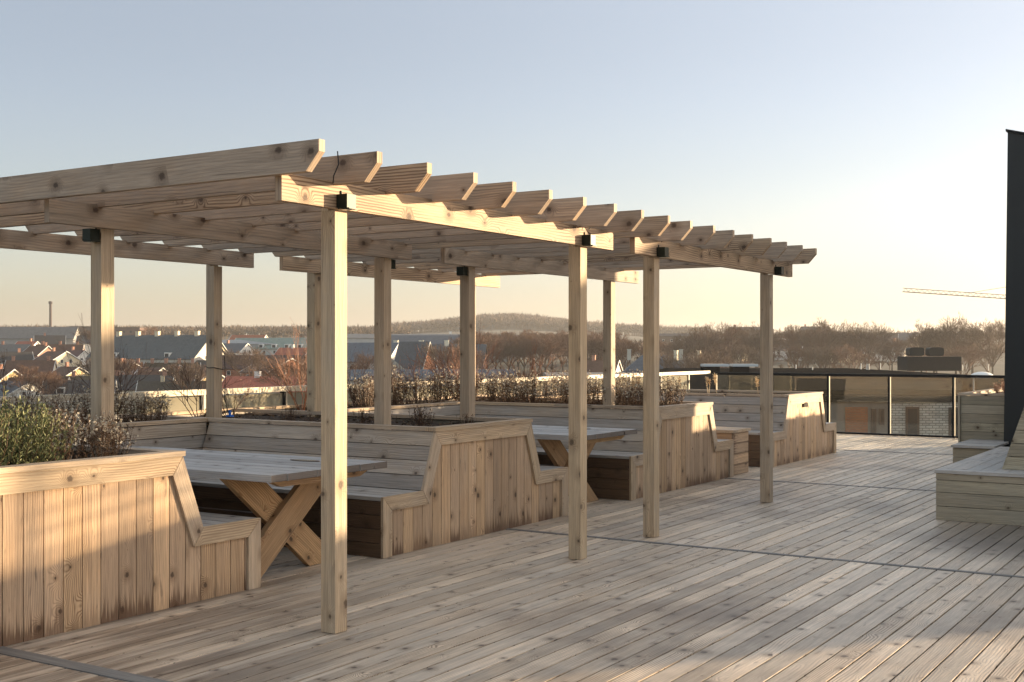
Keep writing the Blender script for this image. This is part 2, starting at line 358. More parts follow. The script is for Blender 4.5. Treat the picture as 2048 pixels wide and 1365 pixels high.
# ------------------------------------------------------------------ benches with planters
TW = .11
def offset_profile(P, d):
    out = []
    for i, p in enumerate(P):
        ns = []
        if i > 0: a = (p[0]-P[i-1][0], p[1]-P[i-1][1]); l = math.hypot(*a); ns.append((a[1]/l, -a[0]/l))
        if i < len(P)-1: a = (P[i+1][0]-p[0], P[i+1][1]-p[1]); l = math.hypot(*a); ns.append((a[1]/l, -a[0]/l))
        if len(ns) == 1: out.append((p[0]+ns[0][0]*d, p[1]+ns[0][1]*d))
        else:
            k = 1 + ns[0][0]*ns[1][0] + ns[0][1]*ns[1][1]
            out.append((p[0]+(ns[0][0]+ns[1][0])*d/k, p[1]+(ns[0][1]+ns[1][1])*d/k))
    return out
XF, XB, XE = -5.6, -8.12, -9.28
def planter_bench(y0, label, first=True):
    prof = [(0,0),(0,.455),(.5,.455),(.665,.905),(2.115,.905),(2.28,.455),(2.78,.455),(2.78,0)]
    t = thing('planter_bench', label, 'bench', (XF, y0, 0), group='planter benches along the pergola')
    inn = offset_profile(prof, TW)
    # trim
    m = MB()
    for i in range(7):
        a, b, c, d = prof[i], prof[i+1], inn[i+1], inn[i]
        L_ = math.hypot(b[0]-a[0], b[1]-a[1]); ex, ez = (b[0]-a[0])/L_*.002, (b[1]-a[1])/L_*.002
        q4 = [(a[0]+ex, a[1]+ez), (b[0]-ex, b[1]-ez), (c[0]-ex, c[1]-ez), (d[0]+ex, d[1]+ez)]
        m.prism([(-.022, q[0], q[1]) for q in q4], (.022,0,0), (0, b[0]-a[0], b[1]-a[1]))
    m.build('trim_frame', W_TRIM, t)
    # cladding
    def zt(y):
        for (ya, za), (yb, zb) in zip(prof[1:], prof[2:]):
            if ya <= y <= yb and yb > ya: return za + (zb-za)*(y-ya)/(yb-ya)
        return .455
    m = MB(); y = .03
    off = rnd.uniform(0, .08)
    y = .02
    while y < 2.76:
        yb = min(y+.1205, 2.76)
        pts = [(y, 0)]; pts.append((yb, 0)); pts.append((yb, zt(yb)-.035))
        for br in (2.28, 2.115, .665, .5):
            if y < br < yb: pts.append((br, zt(br)-.035))
        pts.append((y, zt(y)-.035))
        rr = (rnd.random(), rnd.random())
        m.prism([(-.045, q[0], q[1]) for q in pts], (.025,0,0), (0,0,1), rr)
        y += .1255
    m.build('cladding', W_CLAD, t)
    # dark core behind the boards
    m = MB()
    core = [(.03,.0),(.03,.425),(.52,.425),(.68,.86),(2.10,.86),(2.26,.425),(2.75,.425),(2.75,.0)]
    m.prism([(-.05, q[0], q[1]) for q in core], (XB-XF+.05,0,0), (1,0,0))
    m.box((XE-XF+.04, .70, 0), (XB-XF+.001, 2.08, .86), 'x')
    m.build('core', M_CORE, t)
    # seats, seat fronts and backrests on both sides
    LX = XB-XF+.025
    for side in (0, 1):
        fy = (lambda q: q) if side == 0 else (lambda q: 2.78-q)
        m = MB()
        for k in range(4):
            a, b = fy(.0+k*.125), fy(.119+k*.125)
            m.box((LX, min(a,b), .426), (-.024, max(a,b), .453), 'x')
        m.build('seat', W_SEAT, t)
        m = MB()
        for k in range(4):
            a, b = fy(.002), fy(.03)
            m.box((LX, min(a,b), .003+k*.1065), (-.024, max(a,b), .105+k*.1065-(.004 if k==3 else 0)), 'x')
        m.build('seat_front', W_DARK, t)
        m = MB()
        d = Vector((0, fy(.665)-fy(.5), .45)); L = d.length; d.normalize(); nrm = Vector((0, fy(1)-fy(0), 0)); nrm = (nrm - d*nrm.dot(d)).normalized()
        for k in range(4):
            o = Vector((LX, fy(.5), .455)) + d*(k*L/4+.002)
            m.bar(o, (-.024-LX,0,0), d*(L/4-.006), nrm*.026)
        m.build('backrest', W_BACK, t)
    # caps round the planter
    m = MB()
    m.box((-.095, .652, .9065), (.008, 2.128, .937), 'y')
    m.box((XE-XF, .652, .9065), (-.0955-1.2, .745, .937), 'x'); m.box((-.0955-1.1985, .652, .9065), (-.0955, .745, .937), 'x')
    m.box((XE-XF, 2.035, .9065), (-.0955, 2.128, .937), 'x')
    m.box((XE-XF, .747, .9065), (XE-XF+.095, 2.033, .937), 'y')
    m.build('cap', W_TRIM, t)
    m = MB(); m.box((XE-XF+.0, .68, .0), (XE-XF+.03, 2.10, .905), 'y'); m.build('rear_panel', W_BACK, t)
    m = MB()
    nx, ny = 40, 16
    for i in range(nx+1):
        for j in range(ny+1):
            m.v.append((XE-XF+.06+(3.6-.13)*i/nx, .72+1.34*j/ny, .872+rnd.uniform(-.012,.015)))
    for i in range(nx):
        for j in range(ny):
            q = i*(ny+1)+j; m.f.append((q, q+ny+1, q+ny+2, q+1)); m.uv += [(0,0)]*4; m.r += [(.5,.5)]*4
    m.build('soil', M_SOIL, t)
    return t
Y0 = [3.04, 7.10, 11.19, 15.28]
planter_bench(Y0[0], 'nearest planter bench, warm tan cladding, green bushes growing at its cut-off end')
planter_bench(Y0[1], 'planter bench behind the front pergola post, nearly bare soil in its trough')
b3 = planter_bench(Y0[2], 'planter bench with a long hedge of dry seed heads and a sunlit corner')
b4 = planter_bench(Y0[3], 'farthest planter bench with a small hole in its sunlit end by the glass railing')
m = MB()  # hand hole
m.prism([(.001, 1.28, .745), (.001, 1.48, .745), (.001, 1.46, .79), (.001, 1.43, .81), (.001, 1.33, .81), (.001, 1.30, .79)], (.003,0,0))
m.build('hand_hole', M_CORE, b4)

def back_planter(ya, yb, label):
    t = thing('wall_planter', label, 'planter', (XB, ya, 0), group='planters closing the backs of the seating booths')
    n = yb-ya
    m = MB()
    for k in range(8): m.box((-.028, .002, .003+k*.1127), (0, n-.002, .1095+k*.1127), 'y')
    m.build('front_boards', W_BACK, t)
    m = MB()
    m.box((-.095, .0, .9065), (.008, n, .937), 'y'); m.box((XE-XB, 0, .9065), (XE-XB+.095, n, .937), 'y'); m.build('cap', W_TRIM, t)
    m = MB(); m.box((XE-XB, 0, 0), (XE-XB+.03, n, .905), 'y'); m.build('rear_panel', W_BACK, t)
    m = MB(); m.box((XE-XB+.035, .01, 0), (-.03, n-.01, .855), 'y'); m.build('core', M_CORE, t)
    m = MB(); nx, ny = 12, 24
    for i in range(nx+1):
        for j in range(ny+1): m.v.append((XE-XB+.06+1.0*i/nx, .01+(n-.02)*j/ny, .872+rnd.uniform(-.012,.015)))
    for i in range(nx):
        for j in range(ny):
            q = i*(ny+1)+j; m.f.append((q, q+ny+1, q+ny+2, q+1)); m.uv += [(0,0)]*4; m.r += [(.5,.5)]*4
    m.build('soil', M_SOIL, t)
back_planter(.9, Y0[0]+.652, 'planter wall at the far left, before the nearest bench')
back_planter(Y0[0]+2.13, Y0[1]+.651, 'planter wall behind the nearest picnic table, with bare shrubs and seed heads')
back_planter(Y0[1]+2.13, Y0[2]+.651, 'sunlit planter wall behind the second picnic table')
back_planter(Y0[2]+2.13, Y0[3]+.651, 'planter wall behind the timber storage box')

# storage box
t = thing('storage_box', 'low timber storage box with a lid, between the two farthest benches', 'box', (-6.15, 14.03, 0))
m = MB()
for k in range(4):
    m.box((.0,.0,.003+k*.131), (.5,.02,.128+k*.131), 'x'); m.box((.0,.54,.003+k*.131), (.5,.56,.128+k*.131), 'x')
    m.box((.48,.021,.003+k*.131), (.503,.539,.128+k*.131), 'y'); m.box((-.003,.021,.003+k*.131), (.02,.539,.128+k*.131), 'y')
m.box((.03,.03,.01),(.47,.53,.52)); m.build('body', W_CLAD, t)
m = MB()
for k in range(4): m.box((-.02,-.015+k*.149,.528), (.525,.129+k*.149,.562), 'x')
m.build('lid', W_TRIM, t)

# ------------------------------------------------------------------ picnic tables
def picnic_table(x1, yc, label):
    t = thing('picnic_table', label, 'table', (x1, yc, 0), group='picnic tables in the booths')
    m = MB()
    for k in range(8): m.box((-2.65, -.592+k*.148, .704), (rnd.uniform(-.004,.004), -.592+k*.148+.143, .75+rnd.uniform(-.001,.001)), 'x')
    m.build('tabletop', W_TOP, t)
    m = MB()   # oval groove plate
    pts = [(-.52+.135*math.cos(a*math.pi/12), .30+.05*math.sin(a*math.pi/12), .7515) for a in range(24)]
    m.prism(pts, (0,0,.003), (1,0,0)); m.build('oval_plate', W_DARK, t)
    m = MB(); m.prism([(-.52+(p_[0]+.52)*.8, .30+(p_[1]-.30)*.7, .7548) for p_ in pts], (0,0,.001), (1,0,0)); m.build('oval_inlay', W_GREEN, t)
    for x in (-.09, -2.50):
        m = MB(); m.prism([(x-.05,-.52,.703),(x-.05,.52,.703),(x-.05,.40,.655),(x-.05,-.40,.655)], (.05,0,0), (0,1,0)); m.build('crossbeam', W_LEG, t)
    for x in (-.40, -2.25):
        for sgn, dx in ((1, 0), (-1, -.052)):
            w = .095
            a = Vector((0, -.50*sgn, 0)); b = Vector((0, .46*sgn, .703)); d = (b-a).normalized(); h = Vector((0, -d.z, d.y))*w
            # horizontal cuts top and bottom
            k = w/abs(d.z)
            m = MB(); m.prism([(x+dx, -.44*sgn-k, .002),(x+dx, -.44*sgn+k, .002),(x+dx, .40*sgn+k, .703),(x+dx, .40*sgn-k, .703)], (-.05,0,0), (0, .84*sgn, .7))
            m.build('leg', W_LEG, t)
    m = MB(); m.box((-2.22,-.045,.30),(-.46,.0,.40),'x'); m.build('stretcher', W_DARK, t)
    return t
picnic_table(-5.40, 6.30, 'nearest picnic table, grey slatted top on crossed tan legs')
picnic_table(-5.45, 10.45, 'second picnic table, under the pergola behind the slim middle post')

# ------------------------------------------------------------------ pergolas
RY = [4.55+.448*i for i in range(18)]
def pergola(label, posts, beams, rafters, lamps, wires):
    t = thing('pergola', label, 'pergola', (posts[0][0], posts[0][1], 0), group='timber pergolas over the booths')
    ox, oy = posts[0][0], posts[0][1]
    for (x, y, z0) in posts:
        m = MB(); s = .1
        m.box((x-s-ox, y-oy, z0+.0), (x-ox, y+s-oy, 2.31), 'z')
        m.box((x-s-ox, y-oy+.001, 2.3105), (x-.05-ox, y+s-oy-.001, 2.42), 'z')
        m.build('post', W_POST, t)
    for (x, ya, yb) in beams:
        m = MB(); m.box((x-.045-ox, ya-oy, 2.311), (x-ox, yb-oy, 2.452), 'y'); m.build('beam', W_PERG, t)
    for y in rafters:
        xe, xs = -3.985+rnd.uniform(-.008,.008), -8.16
        m = MB()
        m.prism([(xs-ox, y-oy, 2.53),(xs+.085-ox, y-oy, 2.437),(xe-.085-ox, y-oy, 2.437),(xe-ox, y-oy, 2.53),(xe-ox, y-oy, 2.59),(xs-ox, y-oy, 2.59)], (0,.045,0), (1,0,0))
        m.build('rafter', W_PERG, t)
    for (x, y, z, dx, dy) in lamps:
        e = bpy.data.objects.new('spot_lamp', None); COL.objects.link(e); e.parent = t; e.location = (x-ox, y-oy, z)
        m = MB(); s = .037
        m.box((-s,-s,-s),(s,s,s),'z'); m.box((-s+.004,-s+.004,-s-.006),(s+.012,s-.004,-s-.0005),'x')
        m.tube([(dx*s*-1.0,dy*s*-1.0,s),(dx*s*-1.0,dy*s*-1.0,s+.02),(dx*s*-1.35,dy*s*-1.35,s+.03)],[.006]*3,6)
        m.build('lamp_body', M_LAMP, e)
        m = MB(); m.tube([(0,0,-s-.0075),(0,0,-s-.009)],[.024]*2,14); m.build('lens', M_LENS, e)
    for pts in wires:
        m = MB(); m.tube([(a-ox,b-oy,c) for a,b,c in pts],[.0035]*len(pts),5); m.build('cable', M_BLACK, t)
    return t
zp = .86
pergola('nearer pergola, on the bright front post at left, nine notched rafters',
    [(-4.33,5.07,.004),(-4.33,7.82,.004),(-6.24,5.07,zp),(-6.24,7.92,zp),(-8.07,5.07,zp),(-8.14,7.86,zp)],
    [(-4.282,4.60,8.25),(-6.19,4.65,8.24),(-8.045,4.60,8.27)], RY[:9],
    [(-4.243,5.06,2.350,1,0),(-4.243,7.79,2.350,1,0),(-6.29,5.033,2.27,0,-1),(-6.29,8.058,2.27,0,1)],
    [[(-4.20,4.938,2.60),(-4.19,4.935,2.53),(-4.22,4.93,2.47),(-4.25,4.96,2.44)], [(-4.235,7.84,2.47),(-4.25,7.80,2.43)],
     [(-8.245,7.855,1.40),(-8.20,7.85,1.385),(-8.135,7.852,1.39),(-8.132,7.90,1.38),(-8.132,7.965,1.37)],
     [(-8.125,7.975,1.52),(-8.12,7.98,1.3),(-8.125,7.975,1.1),(-8.08,7.99,.95)]])
pg2 = pergola('farther pergola, rafters running on to the right, over the second table',
    [(-4.33,9.07,.004),(-4.33,11.76,.004),(-6.24,9.17,zp),(-6.24,11.97,zp),(-8.07,9.14,zp),(-8.07,11.9,zp)],
    [(-4.282,8.62,12.31),(-6.19,8.72,12.57),(-8.045,8.66,12.50)], RY[9:],
    [(-4.243,9.05,2.350,1,0),(-4.243,11.80,2.350,1,0),(-6.29,9.133,2.27,0,-1)], [[(-4.235,9.08,2.47),(-4.25,9.04,2.43)]])

# ------------------------------------------------------------------ right side: platform, small bench, planter, stair tower
t = thing('seating_platform', 'low timber platform at the right edge in front of the black wall', 'bench', (-2.62, 11.41, 0))
m = MB()
for z0, z1 in ((.003,.126),(.131,.253),(.258,.363),(.368,.425)): m.box((0,0,z0),(4.6,.022,z1),'x'); m.box((0,.023,z0),(.022,3.13,z1),'y')
m.build('side_boards', W_GREEN, t)
m = MB(); m.box((.03,.03,.0),(4.6,3.1,.42)); m.build('core', M_CORE, t)
m = MB(); m.box((-.012,-.012,.4285),(4.6,.108,.457),'x'); m.bar((-.012,.111,.4285),(0,3.02,0),(.118,0,0),(0,0,.0285))
y = 0
for k in range(36):
    m.bar((.109+k*.124,.111,.4285),(0,3.02,0),(.1185,0,0),(0,0,.0285))
m.build('platform_top', W_SEAT, t)
back = bpy.data.objects.new('backrest', None); COL.objects.link(back); back.parent = t; back.location = (.50,.36,.4575)
m = MB()
for k in range(8):
    z0, z1 = k*.121+.002, k*.121+.117; sl = .33
    m.prism([(z0*sl,0,z0),(3.4,0,z0),(3.4,0,z1),(z1*sl,0,z1)], (0,.025,0), (1,0,0))
    m.prism([(z0*sl,.026,z0),(z0*sl,2.2,z0),(z1*sl,2.2,z1),(z1*sl,.026,z1)], (.025,0,0), (0,1,0))
m.build('backrest_boards', W_GREEN, back)
m = MB(); m.prism([(.03,.03,0),(3.4,.03,0),(3.4,.03,.96),(.345,.03,.96)], (0,2.1,0)); m.build('backrest_core', M_CORE, back)

t = thing('planter_bench', 'tall square-ended planter with a low seat, left of the black wall', 'bench', (-3.3, 14.47, 0))
m = MB()
for k in range(4): m.box((.16,.02,.003+k*.1065),(.62,.042,.105+k*.1065),'x'); m.box((.16,.043,.003+k*.1065),(.182,1.06,.105+k*.1065),'y')
m.build('seat_front', W_GREEN, t)
m = MB()
for k in range(8): m.box((.145,-.01+k*.134,.431),(.62,.119+k*.134,.46),'x')
m.build('seat', W_SEAT, t)
m = MB()
for k in range(9):
    z0, z1 = .003+k*.1095, .1085+k*.1095
    m.box((.022,1.08,z0),(.68,1.102,z1),'x'); m.box((.0,1.103,z0),(.022,7.2,z1),'y')
m.box((-.004,1.06,.003),(.018,1.10,.985),'z')
m.build('planter_boards', W_GREEN, t)
m = MB(); m.box((.03,1.11,0),(.66,7.15,.93)); m.box((.19,.05,0),(.6,1.05,.425)); m.build('core', M_CORE, t)
m = MB(); m.box((-.01,1.07,.988),(.69,1.165,1.016),'x'); m.box((-.01,1.167,.988),(.085,7.21,1.016),'y'); m.box((.6,1.167,.988),(.69,7.21,1.016),'y'); m.build('cap', W_TRIM, t)
m = MB(); m.box((.06,1.15,.931),(.62,7.1,.965)); m.build('soil', M_SOIL, t)

t = thing('stair_tower', 'tall black sheet-metal stair housing with sloping top at the right edge', 'stair housing', (-2.74, 15.3, 0))
m = MB()
m.prism([(0,0,0),(4.62,0,0),(4.62,0,2.83),(.05,0,4.13)], (0,1.33,0)); m.build('wall', M_TOWER, t)
m = MB(); m.bar((.03,-.02,4.138),(4.60,0,-1.302),(0,1.37,0),(0,0,.03)); m.build('roof_edge', M_BLACK, t)
m = MB()
for k in range(1,6): m.box((k*.8,-.006,.02),(k*.8+.012,-.0005,4.1-k*.8*.285),'z')
m.build('panel_seam', M_BLACK, t)
t = tag((MB().box((3.0,15.3,0),(3.55,15.6,1.42)).box((3.551,15.3,0),(4.9,15.6,1.60))).build('blocker', W_GREEN), 'unseen low parapet right of the black stair housing', 'wall')  # unseen, added and stepped to cast shade across the near deck
t = thing('shade_slats', 'unseen slat screen, added to half-shade the nearest bench, between the black stair housing and the low parapet', 'screen', (1.90, 15.4, 0))  # added out of view to thin the sun on the nearest planter
m = MB(); m.box((0,0,0),(.06,.06,2.56),'z'); m.build('post', W_GREEN, t)
m = MB(); m.box((1.03,0,0),(1.09,.06,2.56),'z'); m.build('post', W_GREEN, t)
m = MB()
for k in range(24): m.box((0.0,-.022,.06+k*.106),(1.09,-.002,.06+k*.106+.055),'x')
m.build('slats', W_GREEN, t)

# ------------------------------------------------------------------ railings
t = thing('glass_railing', 'clear glass railing with a black handrail across the far end of the deck', 'railing', (-9.3, 22.1, 0))
m = MB(); m.box((0,-.03,1.065),(12.5,.035,1.112),'x'); m.build('handrail', M_BLACK, t)
m = MB(); m.box((0,-.012,.004),(12.5,.016,.04),'x'); m.build('bottom_rail', M_BLACK, t)
xs = [.0+1.113*k+.05 for k in range(0,12)]
for i, x in enumerate(xs):
    m = MB(); m.box((x,-.022,.041),(x+.028,.022,1.064),'z'); m.build('post', M_BLACK, t)
    m = MB(); m.box((x+.029,-.010,.041),(x+.045,.012,1.064),'z'); m.build('glazing_bead', M_CREAM, t)
    if i < 11:
        m = MB(); m.box((x+.05,-.003,.045),(xs[i+1]-.004,.003,1.06),'x'); m.build('glass_pane', M_GLASS, t)
t = thing('glass_railing', 'dusty glass railing with a pale handrail along the left side behind the planters', 'railing', (-9.35, 0, 0))
m = MB()
for a in range(0,22,3): m.box((-.05,a+.002,1.085),(.03,min(a+2.998,22.05),1.142),'y')
m.build('handrail', M_CREAM, t)
m = MB(); m.box((-.03,0,.0),(.02,22.0,.12),'y'); m.build('bottom_rail', M_CREAM, t)
ys = [.3+1.22*k for k in range(18)]
for i, y in enumerate(ys):
    m = MB(); m.box((-.04,y,.121),(.016,y+.035,1.084),'z'); m.build('post', M_BLACK, t)
    m = MB(); m.box((-.012,y+.036,.121),(.014,y+.06,1.084),'z'); m.build('glazing_bead', M_CREAM, t)
    if i < 17:
        m = MB(); m.box((-.005,y+.065,.13),(.001,ys[i+1]-.005,1.07),'y'); m.build('glass_pane', M_FROST, t)
#PLANTS
# ------------------------------------------------------------------ plants on the terrace
L_ROS = leafy('rosemary_leaf', (.075,.095,.042), (.24,.245,.11)); L_STEM = leafy('dry_stem', (.09,.05,.03), (.17,.10,.06))
L_SEED = leafy('seed_fluff', (.50,.43,.33), (.74,.67,.54)); L_DARK = leafy('dark_leaf', (.05,.035,.018), (.13,.08,.045))
L_TWIG = leafy('dark_twig', (.055,.03,.022), (.10,.055,.035)); L_RED = leafy('red_twig', (.17,.075,.045), (.30,.14,.08))
L_PINK = leafy('dry_pink_leaf', (.25,.12,.07), (.42,.24,.15)); L_PLUME = leafy('plume', (.50,.36,.20), (.62,.48,.30))
def rv(r, s=1.0): return Vector((r.uniform(-s,s), r.uniform(-s,s), r.uniform(-s,s)))
def leaf(m, p, d, l, w, r):
    a = d.normalized(); b = a.cross(rv(r)).normalized()*w; q = p + a*l
    rr = (r.random(), r.random()); i = len(m.v)
    m.v += [tuple(p-b*.4), tuple(p+a*l*.5-b), tuple(q), tuple(p+a*l*.5+b)]
    m.f.append((i,i+1,i+2,i+3)); m.uv += [(0,0)]*4; m.r += [rr]*4
def clump_stems(m, r, n, h, spread, rad):
    tips = []
    for i in range(n):
        a = r.uniform(0, 6.283); b = r.uniform(0, spread)
        p0 = Vector((math.cos(a)*b*.35, math.sin(a)*b*.35, -.03)); hh = h*r.uniform(.65, 1.05)*(1-.25*(b/spread)**2)
        p2 = Vector((math.cos(a)*b, math.sin(a)*b, hh)); p1 = (p0+p2)*.5 + Vector((math.cos(a), math.sin(a), 0))*b*.18 + rv(r, .015)
        m.tube([p0,p1,p2],[rad,rad*.8,rad*.5],3,(r.random(),.5),False); tips.append((p0,p1,p2))
    return tips
def bez(t3, t):
    a,b,c = t3; return a.lerp(b,t*2) if t < .5 else b.lerp(c,t*2-1)
def rosemary(seed):
    r = random.Random(seed); s = MB(); l = MB()
    for t3 in clump_stems(s, r, 40, .40, .24, .0025):
        for k in range(58):
            t = .18+.84*k/58; t = min(t, 1.0); p = bez(t3, t); d = (t3[2]-t3[1]).normalized()
            leaf(l, p, d*1.1 + rv(r), .036*r.uniform(.7,1.2)*(1.15-.45*t), .0036, r)
    return s, l
def seedclump(seed, h=.38, spread=.24, dense=1.0):
    r = random.Random(seed); s = MB(); l = MB(); f = MB()
    for t3 in clump_stems(s, r, int(34*dense), h, spread, .0022):
        for k in range(int(15*dense)):
            t = r.uniform(.1, .95); leaf(l, bez(t3,t), rv(r)+Vector((0,0,.3)), r.uniform(.012,.03), .005, r)
        for k in range(6):
            q = bez(t3, r.uniform(.6,1.0)); e = q + rv(r, .05) + Vector((0,0,.035)); s.tube([q,e],[.0012,.001],3,(r.random(),.5),False)
            if r.random() < .5:
                rr = (r.random(), .5); rad = r.uniform(.006,.014)
                for j in range(7):
                    d = rv(r).normalized()*rad; b = d.cross(rv(r)).normalized()*rad*.7
                    f.tri(e-b, e+b, e+d*1.3, rr); 
    return s, l, f
def branchy(m, r, p, d, l, rad, depth, nsp=3, up=.25, spread=.55, tips=None):
    q = p + d*l*.5 + rv(r, l*.06); e = q + (d+rv(r,.18)).normalized()*l*.5
    m.tube([p,q,e],[rad,rad*.85,rad*.68],3 if depth < 2 else 5,(r.random(),.5),False)
    if depth == 0:
        if tips is not None: tips.append((e, d))
        return
    for k in range(nsp):
        st = e if k == 0 else (q.lerp(e, r.random()))
        nd = (d + rv(r, spread) + Vector((0,0,up))).normalized()
        branchy(m, r, st, nd, l*r.uniform(.6,.85), rad*.62, depth-1, nsp, up, spread, tips)
def bare_shrub(seed, h=.8, n=6, leaves=0):
    r = random.Random(seed); s = MB(); l = MB(); tips = []
    for k in range(n):
        a = r.uniform(0, 6.283); d = Vector((math.cos(a)*r.uniform(.2,.75), math.sin(a)*r.uniform(.2,.75), 1)).normalized()
        branchy(s, r, Vector((math.cos(a)*.04, math.sin(a)*.04, -.03)), d, h*.42*r.uniform(.7,1.1), .0062, 3, 3, .12, .5, tips)
    for e, d in tips:
        if r.random() < .5: leaf(l, e, d+rv(r,.5), .014, .004, r)
        for q in range(leaves): leaf(l, e+rv(r,.03), rv(r), .022, .008, r)
    return s, l
def plant(name, parts, label, cat, group, pos, sc=1.0):
    t = thing(name, label, cat, pos, rnd.uniform(0, 6.28), group)
    for nm, mb, mt in parts: mb.build(nm, mt, t)
    t.scale = (sc, sc, sc); return t
def scatter(proto, items, name_first=True):
    for i, (pos, sc, label) in enumerate(items):
        o = proto if i == 0 else copy_tree(proto)
        o.location = pos; o.scale = (sc,sc,sc*rnd.uniform(.9,1.1)); o.rotation_euler = (0,0,rnd.uniform(0,6.28)); o['label'] = label
SZ = .875
# green bushes in the nearest planter
p = [plant('rosemary_bush', [('stems',a,L_STEM),('leaves',b,L_ROS)], 'x', 'bush', 'green bushes in the nearest planter', (0,0,SZ)) for a,b in (rosemary(1), rosemary(2))]
lab = 'grey-green needle-leaved bush crowding the cut-off end of the nearest planter'
scatter(p[0], [((-5.88,3.80,SZ),1.0,lab),((-5.90,4.22,SZ),.95,lab),((-6.30,3.95,SZ),1.1,lab),((-6.75,4.20,SZ),1.1,lab),((-5.86,3.48,SZ),1.05,lab),((-6.1,4.12,SZ),1.0,lab),((-6.55,4.45,SZ),1.0,lab),((-5.9,4.38,SZ),.85,lab)])
scatter(p[1], [((-5.88,4.02,SZ),1.05,lab),((-6.28,4.30,SZ),1.0,lab),((-6.25,3.60,SZ),1.05,lab),((-6.7,3.8,SZ),1.1,lab),((-7.2,4.0,SZ),1.1,lab)])
protos = []
for sd_ in (11,12,13):
    a,b,c = seedclump(sd_); protos.append(plant('seed_head_plant', [('stems',a,L_STEM),('leaves',b,L_DARK),('seed_heads',c,L_SEED)], 'x', 'plant', 'dry plants with fluffy pale seed heads', (0,0,SZ)))  # pale part: all the seed heads of one clump
its = []
def row(x0,x1,y0,y1,n,sc0,sc1,label):
    for k in range(n): its.append(((rnd.uniform(x0,x1), y0+(y1-y0)*(k+.5)/n+rnd.uniform(-.06,.06), SZ), rnd.uniform(sc0,sc1), label))
lA = 'dry plant with pale seed heads spilling over the corner of the nearest planter'
for q in ((-6.0,4.6),(-5.88,4.78),(-6.15,4.62),(-6.2,4.9),(-6.5,4.7),(-5.95,4.92)): its.append(((q[0],q[1],SZ), rnd.uniform(.7,.85), lA))
lB = 'dry seed-head plant in the planter left of the nearest picnic table, behind the green bushes'
row(-8.9,-6.9,4.3,5.0,6,.65,.8,lB)
lC = 'dry seed-head plant in the wall planter behind the nearest picnic table'
row(-8.5,-8.35,5.3,7.7,9,.7,.9,lC); row(-8.95,-8.7,5.3,7.7,8,.75,.95,lC)
lD = 'dry seed-head plant in the wall planter behind the second picnic table'
row(-8.9,-8.4,10.4,11.8,7,.85,1.1,lD)
lE = 'dry seed-head plant in the long hedge on the third planter bench'
for xx in (-5.95,-6.35,-6.75,-7.15,-7.55,-7.95,-8.35,-8.8):
    row(xx-.1,xx+.1,11.98,13.15,4,.8,1.12,lE)
for k in range(3): scatter(protos[k], its[k::3])
# bare shrubs
SP = []
for i, (sd_, h, n, lv, mt, lm) in enumerate(((21,.85,5,0,L_TWIG,L_DARK),(22,1.0,5,0,L_TWIG,L_DARK),(23,.75,7,1,L_TWIG,L_PINK),(24,.9,7,0,L_RED,L_RED))):
    a,b = bare_shrub(sd_,h,n,lv)
    SP.append(plant('bare_shrub', [('branches',a,mt),('buds_leaves',b,lm)], 'x', 'shrub', 'bare shrubs in the planters', (0,0,SZ)))  # second part: twig-tip buds, with leaves on one variant
scatter(SP[0], [((-8.7,3.9,SZ),.85,'bare dark shrub at the far left, behind the green bushes'),
    ((-8.9,6.35,SZ),.8,'bare dark shrub in the wall planter, just right of the left pergola post'),
    ((-8.85,8.35,SZ),.8,'bare dark shrub with crossing stems on the second bench, right of the taut cable post'),
    ((-8.7,10.55,SZ),.85,'fan-shaped bare shrub behind the slim middle post of the nearer pergola')])
scatter(SP[1], [((-8.9,4.9,SZ),.7,'bare dark shrub between the green bushes and the left pergola post'),
    ((-8.9,7.3,SZ),.85,'large bare dark shrub just left of the post with the black cable'),
    ((-8.95,6.85,SZ),.55,'slim bare shrub rising among the seed heads behind the nearest table')])
scatter(SP[2], [((-8.85,8.75,SZ),.5,'bushy shrub with dry pink leaves left of the tall front post'),
    ((-8.95,12.1,SZ),.75,'low reddish shrub at the left end of the seed-head hedge')])
scatter(SP[3], [((-8.95,9.95,SZ),.95,'upright red-twigged shrub just right of the tall front post'),
    ((-8.9,12.9,SZ),1.05,'tallest red-twigged shrub standing over the seed-head hedge'),
    ((-8.6,12.5,SZ),.75,'smaller red-twigged shrub beside the tallest one over the hedge'),
    ((-8.7,11.5,SZ),.8,'small red-twigged shrub left of the seed-head hedge'),
    ((-7.9,13.0,SZ),.85,'sparse red-twigged shrub right of the middle of the hedge')])
# low dead stems on the second bench
def stubble(seed, h=.16, n=26):
    r = random.Random(seed); s = MB(); l = MB()
    for t3 in clump_stems(s, r, n, h, .13, .0022):
        for k in range(7): leaf(l, bez(t3, r.uniform(.2,1)), rv(r)+Vector((0,0,.5)), .02, .004, r)
    return s, l
a,b = stubble(31); st = plant('dead_perennial', [('stems',a,L_TWIG),('leaves',b,L_DARK)], 'x', 'plant', 'low dead stems on the second bench', (0,0,SZ))
l1 = 'low tuft of dead dark stems on the soil of the second planter bench'
scatter(st, [((-6.3+.0,8.5,SZ),1.0,l1),((-6.5,8.75,SZ),1.1,l1),((-6.75,8.55,SZ),1.0,l1),((-7.1,8.7,SZ),.9,l1),((-7.6,8.3,SZ),.8,l1),((-7.9,8.6,SZ),.8,l1),((-5.95,8.7,SZ),.8,l1),((-7.3,8.2,SZ),.7,l1),((-8.4,8.1,SZ),.9,l1)])
m = MB(); r_ = random.Random(5)   # leaf litter, nobody could count it
